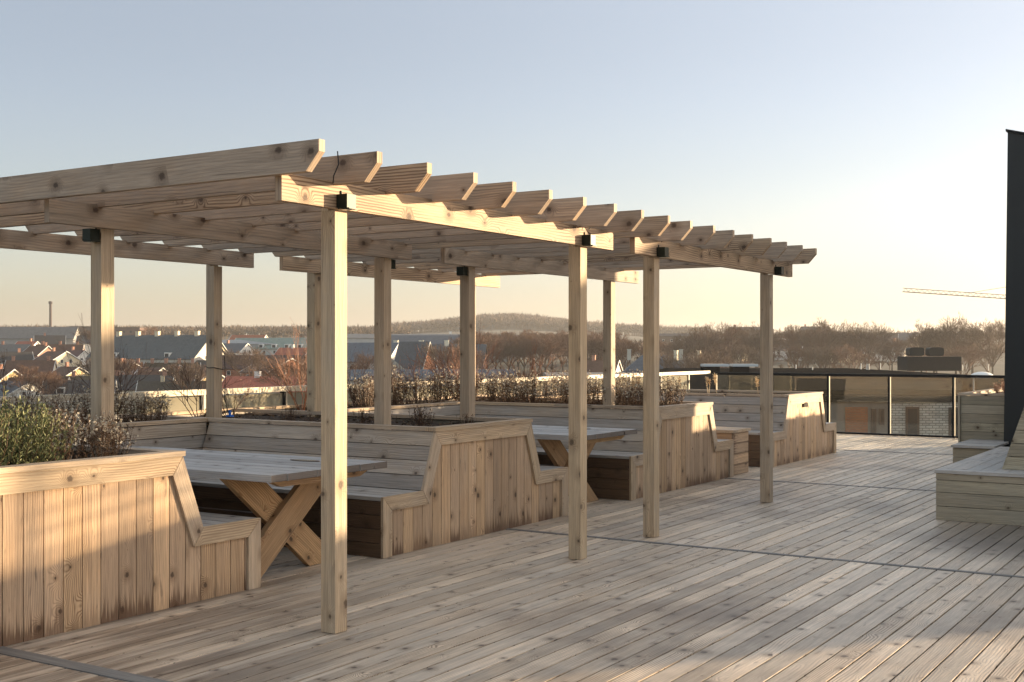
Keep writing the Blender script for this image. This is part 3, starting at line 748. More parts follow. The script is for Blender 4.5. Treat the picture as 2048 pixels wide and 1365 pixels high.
for k in range(2600):
    c = r_.random(); x, y = r_.uniform(-9.1,-5.75), r_.choice((r_.uniform(7.85,9.1), r_.uniform(16.0,17.3), r_.uniform(5.2,7.7)))
    if 5 < y < 7.75: x = r_.uniform(-9.1,-8.25)
    leaf(m, Vector((x,y,SZ+r_.uniform(.0,.02))), rv(r_)*Vector((1,1,.3)), r_.uniform(.02,.045), .009, r_)
tag(m.build('leaf_litter', L_DARK), 'dead leaves lying on the planter soil', 'leaf litter', kind='stuff')
# feathery grasses on the farthest bench
def plume(seed):
    r = random.Random(seed); s = MB(); l = MB()
    for k in range(3):
        e = Vector((r.uniform(-.06,.06), r.uniform(-.06,.06), r.uniform(.22,.34))); s.tube([(0,0,-.02), e*.5+rv(r,.01), e],[.002]*3,3,(.5,.5),False)
        for j in range(26): leaf(l, e*r.uniform(.6,1.0), rv(r)+Vector((0,0,.8)), .035, .005, r)
    return s, l
a,b = plume(41); pl = plant('feather_grass', [('stem',a,L_PLUME),('plume',b,L_PLUME)], 'x', 'grass', 'feathery dry grasses on the farthest bench', (0,0,SZ))
l2 = 'feathery dry grass standing alone on the farthest planter bench'
scatter(pl, [((-7.35,16.3,SZ),1.0,l2),((-7.0,16.5,SZ),1.1,l2),((-6.75,16.2,SZ),1.2,l2),((-6.2,16.4,SZ),1.2,l2),((-5.95,16.1,SZ),1.0,l2),((-8.1,16.4,SZ),1.0,l2)])
a,b = bare_shrub(51,.3,14,1); dp = plant('dry_perennial', [('stems',a,L_RED),('leaves',b,L_PINK)], 'x', 'plant', 'dry reddish stems in the tall planter by the black wall', (0,0,.96))
l3 = 'dry reddish plant in the tall planter left of the black wall'
scatter(dp, [((-3.0,16.6+.55*k,.955),.55,l3) for k in range(8)])
# blue ribbon and black cable tie on the corner post
m = MB(); m.box((-8.10,7.97,.938),(-8.05,8.02,.955)); m.box((-8.085,7.985,.955),(-8.06,7.995,1.0)); tag(m.build('ribbon', M_BLUE), 'small blue ribbon at the foot of the pergola post with the black cable', 'ribbon')
# ------------------------------------------------------------------ town, woods and hills beyond the terrace
def solveD(u, v, H, lo=150):
    D = lo
    while D < 3000:
        lat = D*(u-CX)/FPX
        if terr(D, lat)+H >= CAMH-(v-HZ)*D/FPX: return D
        D += 2
    return D
MATC = {}
def pm(c, rough=.8, kind='p'):
    k = (c, kind)
    if k not in MATC:
        if kind == 'r': MATC[k] = tiled('roof_tiles', c, tuple(x*.75 for x in c), .35, .35, tuple(x*.5 for x in c), .12, rough)
        elif kind == 'b': MATC[k] = tiled('brick', c, tuple(x*.78 for x in c), .5, .25, tuple(x*.9+.04 for x in c), .1, rough)
        else: MATC[k] = plain('render_paint', c, rough, var=.18, scale=.6)
    return MATC[k]
WHITE=(.80,.77,.70); CREAM=(.72,.61,.42); YEL=(.66,.50,.26); GREY=(.32,.31,.29); BRICK=(.42,.17,.09); PINKB=(.42,.22,.15)
RBROWN=(.14,.075,.05); RDARK=(.065,.06,.058); RRED=(.40,.12,.07); RBLUE=(.10,.12,.14); RGREY=(.13,.135,.135); RGREEN=(.25,.32,.27); ROR=(.30,.12,.06); PALE=(.42,.43,.42)
M_PANE = plain('window_pane', (.03,.035,.04), .15); M_WHITE = plain('white_trim', WHITE, .6, var=.08)
HIN = []
def house(u, v, H, L, W, ang, wc, rc, label, eave=.55, chim=1, cc=PINKB, rake=True, win=2, name='house', cat='house', group='houses of the town', D=None, wk='p', dorm=0, hip=0.0, wfar=True):
    if D is None: D = solveD(u, v, H)
    lat = D*(u-CX)/FPX; base = CAMH-(v-HZ)*D/FPX - H
    pos = at(u, D, base)
    t = thing(name, label, cat, pos, YAW+R(ang), group)
    e = H*eave; hw, hl = W/2, L/2
    uvs = MB(); dn = 6.0
    wm = pm(wc, .85, wk if wk == 'b' else 'p'); rm = pm(rc, .75, 'r')
    # walls: pentagon prism (gables) going below ground a little
    hx = hip*hw
    if hip: uvs.box((-hl,-hw,-dn),(hl,hw,e),'x',(.3,.3))
    else: uvs.prism([(-hl,-hw,-dn),(-hl,hw,-dn),(-hl,hw,e),(-hl,0,H-.15),(-hl,-hw,e)], (L,0,0), (0,1,0), (.3,.3))
    uvs.build('walls', wm, t)
    o = .45; sl = (H-e)/hw; th = .22
    rf = MB()
    if hip:
        A = [(-hl-o,-hw-o,e-o*sl),(hl+o,-hw-o,e-o*sl),(hl+o,hw+o,e-o*sl),(-hl-o,hw+o,e-o*sl)]; r0, r1 = (-hl+hx,0,H),(hl-hx,0,H)
        for q in ([A[0],A[1],r1,r0],[A[1],A[2],r1],[A[2],A[3],r0,r1],[A[3],A[0],r0],[A[3],A[2],A[1],A[0]]):
            uvq = [(p[0] if abs(q[0][0]-q[1][0])>.1 else p[1], p[2]) for p in q]; rf.face(q, uvq, (.5,.5))
    else:
        for s in (-1,1):
            P = [(-hl-o, s*(hw+o), e-o*sl),(-hl-o, 0, H),(-hl-o,0,H+th),(-hl-o, s*(hw+o), e-o*sl+th)]
            rf.prism(P, (L+2*o,0,0), (0,-s*1.0,sl), (.5,.5))
    roof = rf.build('roof', rm, t)
    if rake and not hip:
        for x in (-hl-o-.06, hl+o-.04):
            b = MB()
            for s in (-1,1): b.prism([(x, s*(hw+o+.05), e-o*sl-.05),(x,0,H-.06),(x,0,H+th+.05),(x, s*(hw+o+.05), e-o*sl+th+.05)], (.1,0,0), (0,-s,sl))
            b.build('bargeboard', M_WHITE, t)
    for k in range(chim):
        x = 0 if chim == 1 else -hl*.75+1.5*hl*k/(chim-1)
        if chim == 1: x = hl*.35*(1 if (int(u) % 2) else -1)
        c = MB(); s = .45 if L < 25 else .7
        c.box((x-s,-s*.8,H-1.2),(x+s,s*.8,H+1.3),'z'); c.box((x-s-.08,-s*.8-.08,H+1.3),(x+s+.08,s*.8+.08,H+1.5),'z')
        co = c.build('chimney', pm(cc,.85,'b' if cc == PINKB else 'p'), roof)
    # windows on the front long side and on both gable ends
    def window(cx, cy, cz, w, h, ax):
        f = MB(); p_ = MB()
        if ax == 'y': s = -1; f.box((cx-w/2,cy-.06,cz-h/2),(cx+w/2,cy-.003,cz+h/2),'x'); p_.box((cx-w/2+.12,cy-.075,cz-h/2+.12),(cx+w/2-.12,cy-.062,cz+h/2-.12),'x')
        else:
            s = 1 if cx > 0 else -1
            f.box((min(cx+s*.003,cx+s*.06),cy-w/2,cz-h/2),(max(cx+s*.003,cx+s*.06),cy+w/2,cz+h/2),'y'); p_.box((min(cx+s*.062,cx+s*.075),cy-w/2+.12,cz-h/2+.12),(max(cx+s*.062,cx+s*.075),cy+w/2-.12,cz+h/2-.12),'y')
        fo = f.build('window', M_WHITE, t); p_.build('pane', M_PANE, fo)
    if win:
        n = max(1, int(L/4.5))
        for k in range(n):
            window(-hl+L*(k+.5)/n, -hw, e*.72, 1.3, 1.5, 'y')
        if win > 1 and not hip:
            near = 1 if ang < 0 else -1
            for yy in (-W*.14, W*.14): window(near*hl, yy, e+.2, 1.1, 1.5, 'x')
            for yy in (-W*.25, W*.25): window(near*hl, yy, e*.45, 1.1, 1.5, 'x')
    for k in range(dorm):
        x = -hl+L*(k+.5)/dorm; dz = (H-e)*.28; y0 = -hw*(1-.28)
        d = MB(); d.box((x-1.0,-hw*.95,e+.15),(x+1.0,-hw*.35,e+1.9),'x'); do = d.build('dormer', M_WHITE, t)
        d = MB(); d.box((x-.75,-hw*.95-.03,e+.45),(x+.75,-hw*.95-.003,e+1.6),'x'); d.build('pane', M_PANE, do)
    HIN.append((D, lat, max(L,W)*.6))
    return t
H = house
H(30,655,13,62,20,8,GREY,(.20,.19,.175),'long pale grey barn-like roof on the skyline at the far left',chim=0,rake=False,win=0)
H(38,668,8,9,10.1,-38,WHITE,RGREY,'small white gabled house in front of the long grey skyline roof')
H(66,664,8,10,8,-50,CREAM,RGREY,'cream gabled house left of the thin tall chimney stack')
H(100,672,9,14,9,20,WHITE,RDARK,'white house with dark roof right below the thin tall chimney stack')
H(134,672,8.5,13,9,6,WHITE,RDARK,'dark-roofed white house joined to the left of the two-window gable')
H(155,673,8,9,10.8,-38,WHITE,RGREY,'bright white house whose gable shows two square windows, left of the pergola post',chim=0)
H(176,672,8.5,12,9,5,WHITE,RBLUE,'white house with blue-grey roof directly left of the left pergola post',chim=0)
H(20,690,8,16,10,15,GREY,RGREY,'grey-roofed house in the second row at the far left edge')
H(55,684,7,12,8,-25,WHITE,RRED,'white house with a reddish roof below the long skyline roof')
H(78,693,8,12,9,-35,PINKB,RBROWN,'pinkish house with brown roof in the middle of the left rows',chim=2)
H(120,690,8,18,9,12,PINKB,RBROWN,'brown-roofed row house with two orange chimneys under the white gable',chim=3)
H(114,704,8,12,12.7,-38,CREAM,RBROWN,'house with a big shaded gable edged in white, left of the pergola post')
H(152,702,8,12,9,-40,WHITE,(.14,.07,.06),'house with maroon roof and a sunlit speckled gable left of the pergola post',chim=1)
H(25,705,7.5,13,9,30,WHITE,RDARK,'dark-roofed house with a slanting white edge at the far left')
H(62,722,8,14,9,10,CREAM,RBROWN,'brown-roofed house behind the leafless stems at the far left',chim=2)
H(8,740,8,10,10.1,-38,YEL,RBROWN,'house with a white-edged gable at the very left edge')
H(140,735,7.5,9,11.3,-38,YEL,RBROWN,'yellow house with a white-edged gable and an orange chimney in front of it')
H(78,757,7.5,14,9,6,PINKB,(.11,.06,.035),'low brown-roofed house with one sunlit orange chimney on its ridge')
H(168,754,7,15,9,10,CREAM,(.10,.075,.04),'mossy brown-roofed house just above the dark slate roof')
H(160,762,7.5,16,10,14,WHITE,RDARK,'dark slate-roofed house with two white dormers, above the pale handrail',dorm=2,chim=0)
H(35,764,7,12,12.7,-38,WHITE,RBLUE,'white gabled house lowest at the far left, partly behind the handrail')
H(250,727,8,9,13.9,-38,(.38,.40,.42),RGREY,'house with a tall blue-grey shaded gable right of the left pergola post')
H(242,676,7.5,12,9,15,WHITE,RBLUE,'white house with bright roof edge just right of the left pergola post')
H(238,690,7,8,10.1,-38,WHITE,RRED,'small white gable peeping out right of the left pergola post')
H(315,672,15,44,18,-24,(.58,.54,.46),(.095,.115,.12),'long three-storey block with a huge slate roof and five pale chimneys',chim=5,cc=CREAM,eave=.50,win=2,dorm=2,rake=False,cat='apartment block',name='apartment_block')
H(405,678,12,16,10,-30,CREAM,RGREY,'sunlit cream house tucked behind the gable of the long slate-roofed block')
H(290,727,7.5,17,9,10,CREAM,RBROWN,'first brown roof with a row of small chimneys below the long slate-roofed block',chim=4)
H(345,727,7.5,16,9,12,PINKB,(.07,.05,.03),'second brown roof with small chimneys below the long slate-roofed block',chim=4)
H(398,722,7.5,12,9,-30,WHITE,RDARK,'white-edged dark roof between the slate-roofed block and the post with the black cable',chim=1)
H(306,737,7,9,10.1,-38,WHITE,RBROWN,'small house with a bright white-edged gable in the centre of the left roofs',chim=0)
H(342,731,7,8,9.5,-38,CREAM,RBROWN,'small cream gable a little right of the bright white-edged gable',chim=0)
H(335,744,7.5,15,10,5,(.08,.06,.05),RBROWN,'dark timber house with one white window below the two small gables',chim=1)
H(282,752,7.5,16,10,8,CREAM,RDARK,'dark-roofed house with two big orange brick chimneys',chim=2)
H(407,741,7.5,9,11.3,-38,YEL,RBROWN,'yellow house with a white-edged gable left of the post with the black cable')
H(350,764,7,17,9,10,CREAM,(.07,.06,.045),'lowest dark-roofed house behind the seed heads, left of the cabled post',chim=1,cc=CREAM)
H(548,755,7.5,26,10,-14,WHITE,(.50,.15,.09),'long red-tiled house with a white gable above the pale handrail',chim=1,cc=WHITE,win=1)
H(525,712,9,32,13,-4,BRICK,(.085,.045,.042),'broad maroon-brown roof right of the post with the black cable',chim=0,rake=False,win=1)
H(556,718,9,12,18.9,-38,BRICK,RBROWN,'red-brick house whose wide gable is edged with white snow-like boards',chim=0,wk='b')
H(466,688,8,16,10,-30,WHITE,RBLUE,'pale house with a bright gable edge left of the white warehouses')
H(500,681,9,44,16,2,PALE,(.36,.37,.36),'low white flat-looking warehouse right of the post with the black cable',eave=.8,chim=0,rake=False,win=0,name='warehouse',cat='warehouse',group='warehouses')
H(498,671,8,20,11,-12,WHITE,(.36,.11,.05),'orange-red roofed house on the wooded skyline',chim=0,win=1)
H(575,677,10,48,16,-14,(.50,.52,.48),RGREEN,'long pale green-roofed building with dormers behind the bare tree',chim=0,dorm=8,win=1,cat='building',name='long_building')
H(600,697,8,18,10,-22,CREAM,RRED,'cream house with red roof and one white chimney left of the tall front post',chim=1,cc=WHITE)
H(605,722,8,12,9,20,PINKB,RBLUE,'house with blue-grey roof squeezed left of the tall front post')
H(712,687,13,30,16,-20,(.55,.50,.45),(.11,.14,.17),'blue-roofed building with a white-edged gable right of the tall front post',chim=1,cc=WHITE)
H(790,669,9,80,22,6,PALE,(.20,.20,.195),'long pale hall with dark roof panels beneath the skyline',eave=.75,chim=2,cc=WHITE,rake=False,win=0,name='warehouse',cat='warehouse',group='warehouses')
H(900,672,11,60,24,4,GREY,(.10,.12,.14),'blue-grey roofed hall behind the brick building with the pointed gable',eave=.6,chim=0,rake=False,win=0,name='warehouse',cat='warehouse',group='warehouses')
# brick hall with pointed gable
Dh = 400
t = H(868,690,14,34,15,-6,BRICK,(.085,.105,.125),'large brick hall with steep slate roof and a row of white chimneys',eave=.28,chim=4,cc=(.70,.66,.52),win=1,wk='b',D=Dh,rake=False,name='brick_hall',cat='hall',group='brick hall')
t = H(790,692,13.5,20,14,6,BRICK,(.085,.105,.125),'steep slate-roofed wing left of the pointed brick gable',eave=.25,chim=0,win=1,wk='b',D=Dh-4,rake=False,name='brick_hall',cat='hall',group='brick hall')
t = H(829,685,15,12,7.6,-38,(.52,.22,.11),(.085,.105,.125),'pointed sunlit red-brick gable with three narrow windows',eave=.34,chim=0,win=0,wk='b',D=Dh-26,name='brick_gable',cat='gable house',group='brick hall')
for k in (-1,0,1):
    m = MB(); m.box((6.003,k*1.0-.3,2.2-(.3 if k else 0)),(6.05,k*1.0+.3,4.6-(.4 if k else 0)),'z'); m.build('window', M_PANE, t)
m = MB(); m.box((6.003,-2.2,1.2),(6.4,2.2,1.6),'y'); m.build('sill', M_WHITE, t)
for s in (-1,1):
    m = MB(); m.box((5.6,s*3.0-.35,-4),(6.5,s*3.0+.35,5.6),'z'); m.build('buttress', pm((.42,.17,.09),.85,'b'), t)
H(782,716,7,8,8,10,BRICK,(.28,.27,.22),'low hip-roofed brick annex at the foot of the brick hall',hip=1.0,eave=.5,chim=0,win=0,wk='b',D=Dh-30,group='brick hall',name='annex',cat='annex')
H(850,741,5,44,14,2,(.45,.47,.48),(.11,.135,.16),'long low blue metal roof in front of the brick hall',eave=.55,chim=0,rake=False,win=0,D=300,name='shed',cat='shed',group='sheds')
H(1063,668,9,8,10.1,-38,CREAM,RBROWN,'single pale gable tip sticking out of the bare wood',chim=0,D=700)
H(1200,722,8,10,9,-20,WHITE,RBROWN,'white house glimpsed between the bare trees and the middle posts',chim=1,D=330)
H(1310,711,8.5,17,13,-4,(.34,.17,.10),(.10,.125,.15),'brick villa with a hipped blue slate roof and pale chimneys',hip=.8,eave=.45,chim=3,cc=(.52,.50,.42),wk='b',D=300,win=1,name='villa',cat='villa')
H(1375,713,8.0,9,17,-40,(.40,.30,.2),(.26,.25,.22),'sunlit slate wing to the right of the brick villa',hip=.5,eave=.5,chim=2,cc=(.62,.56,.42),D=306,win=1,name='villa',cat='villa')
H(1500,655,13,26,14,5,(.16,.11,.08),(.09,.07,.06),'dark flat-topped block above the bare trees on the right skyline',eave=.85,chim=2,D=760,rake=False,cat='apartment block',name='apartment_block')
H(1630,654,13,16,12,0,(.16,.11,.08),(.09,.07,.06),'small dark turreted block on the skyline right of the last pergola post',eave=.85,chim=2,D=740,rake=False,cat='apartment block',name='apartment_block')
H(1350,668,11,30,14,-5,(.16,.11,.08),(.09,.07,.06),'dark block on the skyline above the brick villa',eave=.85,chim=0,D=760,rake=False,cat='apartment block',name='apartment_block')
H(1740,668,9,24,12,-18,(.40,.30,.2),(.14,.10,.08),'brown roof with a cream gable behind the bare trees on the right',D=560)
H(1812,667,9,13,11,-55,(.40,.32,.22),(.18,.16,.15),'grey-roofed gabled house between two round bare trees on the right',D=560,chim=0)
H(1690,688,9,14,10,-10,CREAM,(.14,.10,.08),'cream house hidden low behind the bare trees on the right',D=520)
H(1575,682,9,13,10,-20,WHITE,(.16,.12,.10),'white house glimpsed between the trees right of the last pergola post',D=540,chim=1)
H(1462,690,8,12,9,-25,CREAM,(.16,.12,.10),'small cream house glimpsed between the trees left of the last pergola post',D=520,chim=1)
H(1775,684,9,16,10,-30,WHITE,(.20,.17,.15),'long white house glimpsed below the two skyline gables on the right',D=530,chim=1)
def block(u, v0, wpx, D, H_, label, c):
    w = wpx*D/FPX; b = CAMH-(v0-HZ)*D/FPX-H_
    t = thing('apartment_block', label, 'apartment block', at(u, D, b), YAW, 'brown skyline blocks')
    m = MB(); m.box((-w/2,-8,-8),(w/2,8,H_),'x'); m.build('walls', pm(c), t)
    m = MB(); m.box((-w/2-.3,-8.3,H_+.01),(w/2+.3,8.3,H_+.6),'x'); m.build('roof', pm((.09,.07,.06)), t)
    for r_ in range(2):
        for k in range(int(w/5)):
            m = MB(); m.box((-w/2+2+k*5,-8.06,H_-3.6-r_*3.2),(-w/2+3.6+k*5,-8.003,H_-2-r_*3.2),'x'); m.build('window', M_PANE, t)
block(170,655,48,900,12,'brown flat-roofed block on the skyline left of the left pergola post',(.12,.085,.07))
block(260,657,52,900,12,'brown flat-roofed block on the skyline right of the left pergola post',(.13,.085,.07))
# chimney stack
t = thing('chimney_stack', 'thin tall factory chimney on the left skyline', 'chimney', at(101,1100,10), 0)
zt_ = CAMH+(700-603)*1100/FPX
m = MB(); m.tube([(0,0,-2),(0,0,zt_-10)],[1.35,1.05],12); m.build('shaft', pm((.07,.05,.045)), t)
m = MB(); m.tube([(0,0,zt_-12.5),(0,0,zt_-10.2)],[1.7,1.7],12); m.build('platform', pm((.05,.04,.04)), t)
# crane
t = thing('tower_crane', 'yellow tower crane jib reaching in from behind the black stair housing', 'crane', at(2130,430,-10), YAW+R(0))
zz = lambda u, v: ((u-2130)*430/FPX, CAMH-(v-HZ)*430/FPX+10)
M_CR = pm((.05,.045,.038)); x0, z0 = zz(1806,584); x1, z1 = zz(2130,606)
def lattice(a, b, h, n, name):
    m = MB(); a, b = Vector(a), Vector(b)
    for off in ((0,-.6,0),(0,.6,0),(0,0,h)): m.tube([a+Vector(off), b+Vector(off)],[.13,.13],4)
    for k in range(n):
        p, q = a.lerp(b,k/n), a.lerp(b,(k+.5)/n); r2_ = a.lerp(b,(k+1)/n)
        for s in (-.6,.6): m.tube([p+Vector((0,s,0)), q+Vector((0,0,h)), r2_+Vector((0,s,0))],[.06]*3,3)
    m.build(name, M_CR, t)
lattice((x0,0,z0),(x1,0,z1),1.3,30,'jib')
m = MB(); m.tube([(x1,0,z1+9),zz(1935,587)[0:1]+(0,)+zz(1935,587)[1:]],[.09,.09],4); m.tube([(x1,0,z1+9),(x1+14,0,z1+1)],[.09,.09],4); m.build('tie_bar', M_CR, t)
m = MB()
for sx in (-.8,.8):
    for sy in (-.8,.8): m.tube([(x1+sx,sy,-4),(x1+sx*.6,sy*.6,z1+9)],[.12,.12],4)
for k in range(18):
    zq = -4+(z1+4)*k/18; m.tube([(x1-.8,-.8,zq),(x1+.8,-.8,zq+1.3)],[.07]*2,3); m.tube([(x1+.8,.8,zq),(x1-.8,.8,zq+1.3)],[.07]*2,3)
m.build('mast', M_CR, t)
m = MB(); m.box((x1,-1,z1),(x1+14,1,z1+.7),'x'); m.box((x1+11,-1,z1-2),(x1+14,1,z1),'x'); m.build('counter_jib', M_CR, t)

# ---- neighbouring flat-roofed building beyond the glass railing
def nb(u, D): return at(u, D, 0)
M_ROOFN = plain('sedum_roof', (.045,.038,.028), .95, var=.4, scale=.5); M_FELT = plain('roof_felt', (.022,.020,.018), 1.0, var=.4, scale=.5, spec=0.0)
M_PALEB = tiled('pale_brick', (.62,.56,.47), (.42,.37,.31), .32, .12, (.24,.21,.18), .16)
M_BROWNC = plain('brown_cladding', (.20,.17,.14), .6, var=.3, scale=2); M_WINLIT = tiled('orange_reflection', (.40,.13,.05), (.30,.09,.04), .24, .08, (.2,.15,.1), .15)
D1, D2 = 58.0, 128.0; zr = CAMH-91*D1/FPX
t = thing('flat_roofed_building', 'low dark flat-roofed building with pale brick wall beyond the glass railing', 'building', at(1024, D1, 0), YAW)
lx = lambda u, D=D1: (u-CX)*D/FPX
m = MB(); m.box((lx(1150),.31,-16),(lx(2500),60,zr-.02),'x'); m.build('walls', M_BROWNC, t)
m = MB(); m.prism([(lx(1150),0,zr),(lx(2500),0,zr),(lx(2500),70,zr),(lx(1330,D2),70,zr)], (0,0,.25)); m.build('roof', M_FELT, t)
m = MB(); m.box((lx(1778),.0,-16),(lx(2500),.30,zr-.35),'x'); m.build('brick_wall', M_PALEB, t)
m = MB(); m.box((lx(1400),.0,-16),(lx(1777),.28,zr-.02),'x'); m.build('brown_cladding', M_BROWNC, t)
m = MB(); m.box((lx(1400),-.12,zr-.32),(lx(2500),-.002,zr-.02),'x'); m.build('fascia', M_FELT, t)
m = MB(); m.box((lx(1690),-.05,CAMH-868*0-(870-700)*D1/FPX),(lx(1735),-.002,CAMH-(815-700)*D1/FPX),'x'); m.build('lit_window_panel', M_WINLIT, t)  # stands for a lit window; its orange reflection is put into the colour
for (ua, ub, va, vb) in ((1811,1838,814,880),(1742,1752,818,872),(1758,1768,818,850),(1560,1585,812,850),(1610,1650,812,850),(1897,1950,815,880)):
    m = MB(); m.box((lx(ua),-.06,CAMH-(vb-700)*D1/FPX),(lx(ub),-.003,CAMH-(va-700)*D1/FPX),'z'); w_ = m.build('window', plain('bronze_frame',(.08,.06,.05),.5), t)
    m = MB(); m.box((lx(ua)+.1,-.075,CAMH-(vb-700)*D1/FPX+.1),(lx(ub)-.1,-.062,CAMH-(va-700)*D1/FPX-.1),'z'); m.build('pane', M_PANE, w_)
yr = 58
ac = thing('roof_plant', 'dark roof box with two rounded ventilation units and a sunlit side', 'ventilation units', at(1858, 112, zr+.25), YAW, None)
w = 106*112/FPX
m = MB(); m.box((-w/2,-1.5,0),(w/2,1.5,1.3),'x'); m.build('plinth', plain('plinth_sheet', (.06,.056,.05), .9, spec=.05), ac)
for cx_ in (-w*.31, w*.06):
    m = MB(); ww, hh = 1.35, .78
    P = [(cx_+ww/2*math.copysign(abs(math.cos(a))**.4,math.cos(a)), -1.2, 1.36+hh/2+hh/2*math.copysign(abs(math.sin(a))**.4,math.sin(a))) for a in [2*math.pi*(k+.5)/20 for k in range(20)]]
    m.prism(P, (0,1.1,0)); m.build('vent_unit', plain('vent_sheet', (.07,.065,.055), .6, .0, spec=.1), ac)
for i, (u, v, h) in enumerate(((1592,735,.4),(1625,737,.25),(1722,736,.55),(1734,737,.55),(1738,737,.55),(1761,736,.6),(1911,737,.5),(1925,738,.5),(1977,739,.6))):
    Dq = (CAMH-zr-.25)*FPX/(v+3-700)
    m = MB(); m.tube([(0,0,0),(0,0,h),(0,0,h+.02)],[.05,.05,.08],8); o = m.build('vent_pipe', M_WHITE); p_ = at(u, Dq, zr+.25); o.location = p_
    tag(o, 'short white pipe standing on the dark flat roof beyond the glass railing', 'pipe', 'vent pipes on the dark flat roof')
for (ua, ub, v, lb) in ((1404,1437,737,'left'),(1462,1495,738,'right')):
    Dq = 100; m = MB(); w = (ub-ua)*Dq/FPX
    s = thing('skylight', lb+' one of the two low skylights on the dark flat roof above the villa wall', 'skylight', at((ua+ub)/2, Dq, zr+.25), YAW, 'skylights')
    m.box((-w/2,-.8,0),(w/2,.8,.55),'x'); m.build('curb', M_FELT, s)
    m = MB(); m.box((-w/2,-.9,.551),(w/2+.7,.9,.75),'x'); m.build('pane', pm((.55,.58,.58),.2), s)
# dome-topped lamp behind the glass railing
t = thing('dome_lamp', 'white dome-topped mast lamp behind the glass railing at the right', 'lamp', at(1964, 40, -8), YAW)
zt_ = CAMH-44*40/FPX+8
m = MB()
prof = [(0.0,.12),(.12,.115),(.24,.085),(.33,.035),(.36,0)]
n = 20
for i in range(len(prof)-1):
    for k in range(n):
        a0, a1 = 2*math.pi*k/n, 2*math.pi*(k+1)/n; (r0,h0),(r1,h1) = prof[i],prof[i+1]
        q = [(r1*math.cos(a0),r1*math.sin(a0),zt_-.12+h1),(r1*math.cos(a1),r1*math.sin(a1),zt_-.12+h1),(r0*math.cos(a1),r0*math.sin(a1),zt_-.12+h0),(r0*math.cos(a0),r0*math.sin(a0),zt_-.12+h0)]
        m.face(q if r0 > 0 else q[:3], [(0,0)]*(4 if r0 > 0 else 3), (.5,.5))
m.build('dome_shade', M_WHITE, t)
m = MB(); m.tube([(-.27,0,0),(-.27,0,zt_-.1)],[.03]*2,8); m.tube([(0,0,zt_-.2),(0,0,zt_-.13)],[.34,.35],16); m.build('mast', pm((.45,.43,.4)), t)

# ---- bare trees
L_CR = leafy('winter_twigs', (.10,.065,.045), (.17,.115,.08), .85); L_CR2 = leafy('winter_twigs_reddish', (.115,.062,.04), (.19,.11,.07), .85)
L_TR = plain('bark', (.06,.045,.035), .9, var=.4, scale=3)
def tree_mesh(seed, h, fan, depth=5, twig=.05):
    r = random.Random(seed); tr = MB(); cr = MB(); tips = []
    tr.tube([(0,0,-1.5),(0,0,h*.12),(r.uniform(-.2,.2),r.uniform(-.2,.2),h*.27)],[.34,.28,.22],8,(.5,.5),False)
    p0 = Vector((0,0,h*.24))
    n = 6
    for k in range(n):
        a = 2*math.pi*k/n+r.uniform(-.4,.4); d = Vector((math.cos(a)*fan, math.sin(a)*fan, 1)).normalized()
        if k == 0: d = Vector((0,0,1))
        l = h*.235
        def rec(p, d, l, rad, dep):
            e = p + d*l + rv(r, l*.05)
            cr.tube([p, p.lerp(e,.5)+rv(r,l*.04), e],[rad,rad*.85,rad*.7],4 if dep > 3 else 3,(r.random(),.5),False)
            if dep == 0:
                for q in range(3):
                    f = e + (d+rv(r,.5)).normalized()*l*.9; b = rv(r).normalized()*twig*.8; rr = (r.random(),.5); cr.tri(e-b, e+b, f, rr)
                return
            for q in range(3):
                nd = (d*1.25 + rv(r,.62) + Vector((0,0,.10))).normalized()
                rec(p.lerp(e, r.uniform(.5,1)) if q else e, nd, l*r.uniform(.68,.84), max(rad*.6, twig*.42), dep-1)
        rec(p0, d, l, .17, depth)
    return tr, cr
TP = []
for i,(sd_, h, fan, mt) in enumerate(((61,15,.75,L_CR),(62,16,.6,L_CR),(63,14,.85,L_CR2),(64,15,.55,L_CR2))):
    tr, cr = tree_mesh(sd_, h, fan)
    t = thing('bare_tree', 'x', 'tree', (0,0,0), 0, 'bare winter trees')
    tr.build('trunk', L_TR, t); cr.build('crown', mt, t); zs_ = sorted(v_[2] for v_ in cr.v); TP.append([t, zs_[int(len(zs_)*.985)], False])
def tree(i, u, D, vtop, label, group, wscale=1.0):
    t, h, used = TP[i]; TP[i][2] = True
    o = copy_tree(t) if used else t
    lat = D*(u-CX)/FPX; z = terr(D, lat); top = CAMH-(vtop-HZ)*D/FPX
    s = max(.3, (top-z)/h); o.location = at(u, D, z); o.scale = (s*wscale, s*wscale, s); o.rotation_euler = (0,0,rnd.uniform(0,6.28))
    o['label'] = label; o['group'] = group
big = [(1392,664,'bare tree rising above the brick villa'),(1428,657,'bare tree on the skyline left of the last pergola post'),(1462,655,'round bare tree on the skyline left of the last pergola post'),(1512,659,'broad bare tree just left of the last pergola post'),(1590,658,'bare tree before the dark turreted block'),(1640,652,'bare tree with rounded crown just right of the last pergola post'),(1668,652,'round-crowned bare tree, first of the tall pair right of the last pergola post'),(1737,655,'bare tree above the brown roof on the right skyline'),
       (1843,656,'wide fan-crowned bare tree right of the grey-roofed gable'),(1868,664,'slim bare tree leaning against the wide fan-crowned tree'),(1912,644,'tallest fan-crowned bare tree near the black wall'),(1945,650,'narrow bare tree just right of the tallest fan-crowned tree'),(1985,650,'broad bare tree partly hidden by the black wall')]
for k,(u,v,l) in enumerate(big): tree((0,2,1,0,3)[k%5], u, 392+(k*13)%30, v-3, l, 'tall bare trees near the black wall', .95)
for k in range(14): tree(rnd.randrange(4), 1255+k*56+rnd.uniform(-8,8), rnd.uniform(360,420), rnd.uniform(688,702) if k > 3 else 684, 'bare brown tree in the front row of the belt on the right', 'front row of the bare tree belt on the right', 1.1)
